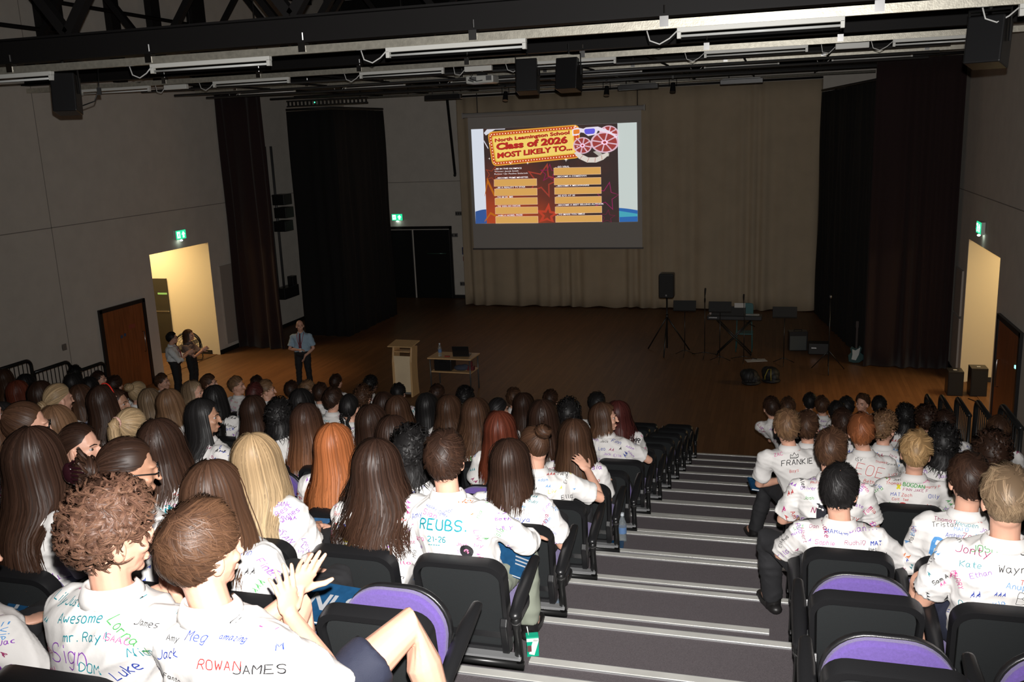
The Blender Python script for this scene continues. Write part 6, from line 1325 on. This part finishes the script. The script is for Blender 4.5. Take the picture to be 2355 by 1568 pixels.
o = empty('equipment_table', (-6.98, 19.2, 0), math.radians(-2), 'two-shelf wooden equipment table with grey legs beside the lectern', 'table')
MB().box((0, 0, .80), (1.05, .62, .03)).build('table_top', beech_m, o, bevel=.004); MB().box((0, .03, .47), (.98, .52, .025)).build('shelf', beech_m, o, bevel=.004)
for sx in (-1, 1):
    for sy in (-1, 1): MB().tube([(sx*.48, sy*.26, 0), (sx*.48, sy*.26, .79)], .018, 8).build('leg', MATS['grey_steel'], o, smooth=True)
o = empty('laptop', (-6.78, 19.22, .817), math.radians(6), 'open black laptop on the equipment table', 'laptop')
MB().box((0, 0, .011), (.38, .26, .02)).build('keyboard_base', blk_plastic, o, bevel=.004); MB().box((0, -.15, .13), (.38, .012, .24), rx=.25).build('lid', blk_plastic, o, bevel=.004)
def bottle(loc, label, h=.22, r=.034, lying=0):
    o = empty('water_bottle', loc, 0, label, 'bottle', None)
    g = mat('clear_plastic', (.75, .82, .85), .08); 
    if 'clear_done' not in MATS:
        g.node_tree.nodes['Principled BSDF'].inputs['Transmission Weight'].default_value = .85; g.node_tree.nodes['Principled BSDF'].inputs['IOR'].default_value = 1.3; MATS['clear_done'] = g
    Z = [(0, .8), (.01, 1), (.12, 1), (.2, .9), (.28, 1), (.36, .9), (.44, 1), (.62, 1), (.78, .62), (.86, .40), (.92, .38)]
    A = np.linspace(0, 2*PI, 18, endpoint=False)
    MB().loft([[(r*q*math.cos(a), r*q*math.sin(a), z*h) for a in A] for z, q in Z]).build('bottle_body', g, o, smooth=True)
    MB().loft([[(r*1.02*math.cos(a), r*1.02*math.sin(a), z*h) for a in A] for z in (.30, .52)]).build('bottle_label', mat('bottle_label_blue', (.12, .22, .42), .5), o, smooth=30)
    MB().loft([[(r*.44*math.cos(a), r*.44*math.sin(a), z*h) for a in A] for z in (.91, 1.0)]).build('cap', mat('cap_blue', (.6, .65, .7), .4), o, smooth=30)
    return o
bottle((-7.27, 19.1, .816), 'clear water bottle on the equipment table left of laptop', .30, .042)
bottle((-1.21, 7.34, zT(4)), 'clear water bottle with blue label standing on the aisle steps', .26, .036)
bottle((-1.29, 5.13, zT(2)), 'clear crumpled water bottle under the second aisle seat', .18, .04)
tag(MB().box((0, 0, .012), (.12, .05, .024)).build('red_marker', mat('red_object', (.30, .04, .03), .5), bevel=.004, loc=(-7.08, 19.05, .816)), 'small red object between bottle and laptop on table', 'marker')
o = empty('amplifier_case', (-7.2, 19.2, .483), 0, 'black equipment case on the table shelf', 'case'); MB().box((0, 0, .13), (.42, .34, .26)).build('case_body', blk_plastic, o, bevel=.02); MB().tube([(-.08, -.17, .2), (-.08, -.2, .22), (.08, -.2, .22), (.08, -.17, .2)], .008, 6).build('handle', black_paint, o)
m = MB(); m.ell((0, 0, .06), (.17, .10, .07), nu=14, nv=8).ell((.08, .03, .08), (.10, .08, .06)); tag(m.build('folded_bag', mat('blue_grey_cloth', (.05, .06, .09), .9), smooth=True, loc=(-6.80, 19.15, .483)), 'blue-grey crumpled bag on the table shelf', 'bag')
m = MB().box((0, 0, .05), (.16, .12, .10)).box((.0, 0, .15), (.07, .07, .10)); tag(m.build('stapler_box', mat('dark_red_plastic', (.12, .015, .02), .5), bevel=.006, loc=(-6.58, 19.2, .483)), 'dark red box with a small item on the table shelf', 'box')

def tripod(o, h, r, spread, joint=.55, name='leg', col=black_paint, top=None):
    MB().tube([(0, 0, .12), (0, 0, h)], r, 10).build('pole', col, o, smooth=True)
    for k_ in range(3):
        a = k_*2*PI/3+.5; MB().tube([(0, 0, joint), (spread*math.cos(a), spread*math.sin(a), .015)], r*.8, 8).build(name, col, o, smooth=True)
o = empty('speaker_stand', (-2.62, 23.35, 0), 0, 'tall black tripod stand carrying the loudspeaker on stage', 'stand'); tripod(o, 1.5, .022, .62, .95)
MB().tube([(0, 0, .88), (0, 0, 1.02)], .035, 10).build('collar', black_paint, o, smooth=True)
o = empty('loudspeaker', (-2.62, 23.35, 1.46), 0, 'black loudspeaker on a tripod in front of the beige curtain', 'speaker')
P_ = quad_r([(-.19, 0), (.19, 0), (.19, .62), (-.19, .62)], .05, 4); MB().prism(P_, 1, -.17, .17).build('cabinet', blk_plastic, o, bevel=.02)
MB().prism([(x*.88, .03+z*.9) for x, z in P_], 1, -.182, -.172).build('grille', MATS['grille_black'], o); MB().box((0, -.186, .07), (.04, .006, .04)).build('badge', steel_m, o)
def music_stand(x, y, h, wd, label):
    o = empty('music_stand', (x, y, 0), 0, label, 'music stand', 'black music stands'); tripod(o, h-.1, .011, .28, .16, col=black_paint)
    MB().box((0, -.03, h+.0), (wd, .012, .25), rx=-.25).box((0, -.06, h-.13), (wd, .06, .01)).build('desk', MATS['grille_black'], o, bevel=.003)
    MB().ell((0, 0, h-.08), (.025, .03, .025), nu=8, nv=5).build('swivel', black_paint, o, smooth=True)
music_stand(-2.14, 23.04, 1.31, .56, 'black music stand right of the tripod loudspeaker'); music_stand(-1.24, 22.47, 1.40, .54, 'black music stand in front of the keyboard'); music_stand(.27, 22.47, 1.29, .56, 'black music stand right of the keyboard')
o = empty('microphone_stand', (-1.64, 23.0, 0), 0, 'black straight microphone stand between two music stands', 'microphone stand', 'microphone stands'); tripod(o, 1.6, .011, .38, .12); MB().tube([(0, 0, 1.58), (.01, -.02, 1.74)], [.014, .024], 10, True).build('microphone', MATS['grille_black'], o, smooth=True); MB().tube([(0, 0, 1.42), (0, 0, 1.5)], .02, 8).build('clutch', black_paint, o)
o = empty('microphone_stand', (-.67, 22.67, 0), 0, 'black microphone stand with boom in front of the teal chair', 'microphone stand', 'microphone stands'); tripod(o, 1.0, .011, .36, .12); MB().tube([(.25, .1, .85), (0, 0, 1.0), (-.02, -.02, 1.56)], .009, 8).build('boom', black_paint, o, smooth=True); MB().tube([(-.02, -.02, 1.54), (-.02, -.04, 1.66)], [.013, .022], 10, True).build('microphone', MATS['grille_black'], o, smooth=True)
o = empty('microphone_stand', (1.26, 21.9, 0), 0, 'dark stand with small round top in front of right black curtain', 'microphone stand', 'microphone stands'); tripod(o, 1.7, .013, .42, .5); MB().ell((0, 0, 1.76), (.03, .03, .045), nu=10, nv=7).build('microphone', mat('mic_grille', (.2, .2, .2), .4, .8), o, smooth=True)
o = empty('keyboard_stand', (-.93, 23.3, 0), 0, 'black crossed-leg stand under the electric keyboard', 'stand')
for y in (-.12, .12):
    for s in (-1, 1): MB().tube([(-.42*s, y, .03), (.42*s, y, .90)], .016, 8).build('leg', black_paint, o, smooth=True)
MB().tube([(-.42, -.22, .03), (-.42, .22, .03)], .016, 8).tube([(.42, -.22, .03), (.42, .22, .03)], .016, 8).tube([(-.42, -.18, .91), (-.42, .18, .91)], .016, 8).tube([(.42, -.18, .91), (.42, .18, .91)], .016, 8).build('cross_bar', black_paint, o, smooth=True)
o = empty('electric_keyboard', (-.93, 23.3, .925), 0, 'long dark electric keyboard on crossed stand', 'keyboard'); MB().box((0, 0, .05), (1.34, .34, .10)).build('case', blk_plastic, o, bevel=.015); MB().box((0, .09, .104), (1.2, .14, .012)).build('keys', mat('ivory_keys', (.4, .4, .38), .3), o); MB().box((-.52, -.171, .06), (.2, .004, .02)).build('badge', steel_m, o)
MB().box((-.15, -.10, .22), (.85, .02, .24), rx=-.2).build('music_rest', MATS['grille_black'], o)
o = empty('plastic_chair', (-.70, 23.85, 0), PI, 'teal plastic chair behind the keyboard', 'chair'); teal_m = mat('teal_plastic', (.02, .10, .11), .5)
P_ = quad_r([(-.22, 0), (.22, 0), (.22, .45), (-.22, .45)], .08, 4); MB().prism([(x, z+.82) for x, z in P_], 1, .18, .21).build('backrest', teal_m, o, bevel=.01); MB().box((0, 0, .46), (.44, .42, .03)).build('seat', teal_m, o, bevel=.01)
for sx in (-1, 1): MB().tube([(sx*.2, -.2, 0), (sx*.19, -.18, .45)], .013, 8).build('leg', teal_m, o, smooth=True); MB().tube([(sx*.2, .24, 0), (sx*.19, .17, .45), (sx*.18, .2, .9)], .013, 8).build('leg', teal_m, o, smooth=True)
tag(MB().box((0, 0, 0), (.26, .006, .12), rx=.1).build('paper_sheet', mat('paper_white', (.5, .5, .5), .8), loc=(-.80, 23.16, 1.30)), 'white paper propped above the electric keyboard', 'paper')
tag(MB().box((0, 0, 0), (.05, .01, .25), ry=.12).build('paper_booklet', mat('paper_pinkish', (.30, .24, .24), .8), loc=(-1.50, 23.1, 1.20)), 'pale booklet edge at the left end of keyboard', 'booklet')
m = MB().box((0, 0, .004), (.5, .25, .006), rz=.3).box((.05, .05, .009), (.3, .21, .004), rz=-.2); tag(m.build('sheet_music', MATS['paper_white'], loc=(-.38, 22.75, 0)), 'white sheets lying on the stage floor beside boom stand', 'paper')
o = empty('guitar_amplifier', (.62, 24.0, 0), math.radians(8), 'grey-fronted guitar amplifier on the stage floor', 'amplifier'); MB().box((0, 0, .25), (.46, .26, .50)).build('cabinet', blk_plastic, o, bevel=.01); MB().box((-.01, -.135, .21), (.40, .01, .36)).build('grille', mat('grey_grille', (.08, .085, .08), .9), o); MB().tube([(-.1, 0, .5), (-.09, 0, .53), (.09, 0, .53), (.1, 0, .5)], .01, 6).build('handle', black_paint, o)
o = empty('equipment_case', (1.12, 23.7, 0), 0, 'dark equipment case right of the guitar amplifier', 'case'); MB().box((0, 0, .14), (.5, .35, .28)).build('case_body', dark_m, o, bevel=.02); MB().box((-.12, -.18, .17), (.12, .01, .03)).build('catch', steel_m, o)
o = empty('electric_guitar', (1.93, 22.75, .02), 0, 'teal and white electric guitar leaning by the right curtain', 'guitar')
P_ = [(-.16, .02), (-.05, -.01), (.08, .0), (.17, .08), (.17, .19), (.10, .25), (.13, .36), (.08, .42), (.03, .35), (-.03, .35), (-.10, .40), (-.14, .34), (-.11, .25), (-.18, .17)]
MB().prism(P_, 1, -.02, .02).build('guitar_body', mat('guitar_teal', (.01, .05, .05), .3), o, bevel=.008); MB().prism([(-.10, .08), (.0, .06), (.06, .2), (.09, .38), (.04, .34), (-.02, .3), (-.09, .33), (-.08, .2)], 1, -.026, -.021).build('pickguard', mat('guitar_white', (.5, .52, .5), .3), o)
MB().box((0, -.0, .60), (.05, .025, .55)).box((0, 0, .93), (.07, .02, .16)).build('neck', mat('guitar_neck', (.02, .01, .008), .4), o, bevel=.004)
def backpack(loc, label, rz, strap):
    o = empty('backpack', loc, rz, label, 'backpack', 'bags on the stage floor'); m = MB().ell((0, 0, .17), (.20, .17, .18), nu=18, nv=12).ell((.10, -.08, .12), (.12, .10, .12)).ell((-.10, .02, .22), (.12, .12, .12)).ell((.02, -.04, .04), (.22, .19, .06))
    b = m.build('bag_body', mat('black_nylon', (.008, .008, .009), .6), o); rm = b.modifiers.new('fuse', 'REMESH'); rm.mode = 'VOXEL'; rm.voxel_size = .014; rm.use_smooth_shade = True
    MB().tube([(-.08, -.16, .05), (-.07, -.19, .16), (-.02, -.13, .31), (.04, -.12, .32), (.06, -.18, .2), (.07, -.19, .06)], .011, 8, False, .5).build('strap', strap, o, smooth=True)
backpack((-.47, 20.6, 0), 'black rucksack on the stage floor, left one of the pair', .3, black_paint); backpack((-.02, 20.85, 0), 'black bag with yellow straps on the stage floor', -.3, mat('yellow_strap', (.25, .20, .02), .7))
for x, h, w_, t in ((3.68, .52, .30, 'left, shorter'), (4.12, .60, .32, 'right, taller')):
    o = empty('floor_speaker', (x, 20.35, 0), 0, 'black floor speaker before the right opening, '+t+' one', 'speaker', 'floor speakers by the right opening'); MB().box((0, 0, h/2), (w_, .34, h)).build('cabinet', blk_plastic, o, bevel=.008); MB().box((0, -.02, h+.003), (.07, .05, .006)).build('top_label', MATS['paper_white'], o); MB().box((0, -.176, h*.48), (w_*.88, .008, h*.86)).build('grille', MATS['grille_black'], o)
tag(MB().tube([(3.9, 20.0, .01), (4.1, 19.6, .01), (4.0, 19.2, .01), (4.25, 19.0, .01), (4.5, 19.3, .01)], .008, 6).build('cable', black_paint, smooth=True), 'thin cable trailing on the floor by the floor speakers', 'cable')
# drum fan by the left opening
o = empty('drum_fan', (-15.35, 21.1, 0), math.radians(25), 'large round metal drum fan standing in the lit left opening', 'fan'); A = np.linspace(0, 2*PI, 40, endpoint=True)
MB().tube([(.33*math.cos(a), .08, .42+.33*math.sin(a)) for a in A], .02, 8).tube([(.33*math.cos(a), -.08, .42+.33*math.sin(a)) for a in A], .02, 8).build('drum_rim', black_paint, o, smooth=True)
m = MB()
for rr in (.08, .15, .22, .28): m.tube([(rr*math.cos(a), -.1, .42+rr*math.sin(a)) for a in A], .004, 5)
for k_ in range(12): a = k_*PI/6; m.tube([(.05*math.cos(a), -.11, .42+.05*math.sin(a)), (.33*math.cos(a), -.08, .42+.33*math.sin(a))], .004, 5)
m.build('wire_guard', dark_m, o, smooth=True)
for k_ in range(4):
    a = k_*PI/2+.4; c_, s_ = math.cos(a), math.sin(a); P_ = [(.05, -.04), (.15, -.09), (.28, -.07), (.29, .03), (.14, .05), (.05, .03)]
    MB().prism([(c_*x-s_*z, .42+s_*x+c_*z) for x, z in P_], 1, -.01+.01*k_*0, .0).build('blade', mat('fan_blade', (.35, .30, .2), .4, .4), o)
MB().ell((0, 0, .42), (.07, .08, .07)).build('motor', dark_m, o, smooth=True); MB().tube([(-.36, 0, .42), (-.36, 0, .05), (-.36, -.22, .02), (.36, -.22, .02), (.36, 0, .05), (.36, 0, .42)], .015, 8).build('stand', black_paint, o, smooth=True)

# ---------------------------------------------------------------- small things among the seats
o = empty('drink_carton', (-1.205, 4.30, zT(1)), math.radians(20), 'small green and white drink carton with straw on the aisle step', 'carton')
MB().loft([[(-.032, -.022, 0), (.032, -.022, 0), (.032, .022, 0), (-.032, .022, 0)], [(-.030, -.022, .055), (.033, -.020, .055), (.032, .022, .055), (-.030, .022, .055)], [(-.034, -.024, .115), (.034, -.024, .115), (.034, .020, .12), (-.034, .020, .12)]]).build('carton_box', mat('carton_green', (.0, .34, .20), .45), o, bevel=.002)
MB().box((.006, -.0245, .058), (.030, .003, .09), ry=.3).box((.0, -.0245, .10), (.064, .003, .018)).build('carton_label', mat('carton_white', (.75, .8, .76), .5), o); MB().box((-.018, -.0250, .05), (.022, .003, .035)).build('carton_print', mat('carton_red', (.12, .05, .05), .5), o)
MB().tube([(-.018, -.0, .115), (-.026, -.004, .17)], .0028, 6).build('straw', white_pl, o, smooth=True)
bk = mat('yearbook_blue', (.010, .055, .13), .35, var=.15, vs=30); bl2 = mat('yearbook_grey', (.33, .34, .36), .5); pg = mat('page_white', (.7, .7, .68), .8)
def book(loc, rot, label, w_=.30, h=.22, big=True):
    o = empty('yearbook', loc, 0, label, 'book', 'dark blue yearbooks'); o.rotation_euler = rot
    MB().box((0, 0, .008), (w_, h, .003)).box((0, 0, -.008), (w_, h, .003)).box((-w_/2+.002, 0, 0), (.004, h, .019)).build('cover', bk, o); MB().box((.002, 0, 0), (w_-.008, h-.008, .013)).build('pages', pg, o)
    m = MB(); 
    if big:
        for txt, ox in (('N', -.115), ('L', -.02), ('S', .05)):
            V, F = font_mesh(txt, 1, .02); V = V*.13; V[:, 2] = .0105; V[:, 0] += ox; V[:, 1] -= .045; m.add(V, F)
    else:
        for j in range(3): m.box((.06, -.03+j*.022, .0101), (.10, .008, .001))
    m.build('cover_lettering', bl2, o)
book((-3.0, 2.92, 3.80), (math.radians(22), 0, .15), 'dark blue yearbook with big grey letters at the bottom left')
book((-1.74, 3.15, 3.80), (math.radians(14), 0, -.1), 'dark blue yearbook with grey letters behind the bare knee')
book((-1.33, 7.18, zT(4)+.012), (0, 0, .1), 'dark blue yearbook lying on the step by the water bottle', .30, .21, False)
book((-1.27, 4.22, 3.54), (math.radians(35), .5, .5), 'dark blue yearbook on the lap of the teal-lettered boy', .24, .2, False)
book((-2.50, 4.45, 3.46), (math.radians(50), .2, .5), 'dark blue yearbook held on the long blonde girl lap', .24, .2, False)
book((-.06, 8.2, zT(5)+.50), (math.radians(15), .2, .3), 'dark blue yearbook on the crown-drawing boy lap', .24, .18, False)
book((-.60-1.0, 3.98, 3.56), (math.radians(50), 0, -.2), 'dark blue yearbook low beside the picture-shirt girl', .22, .18, False)
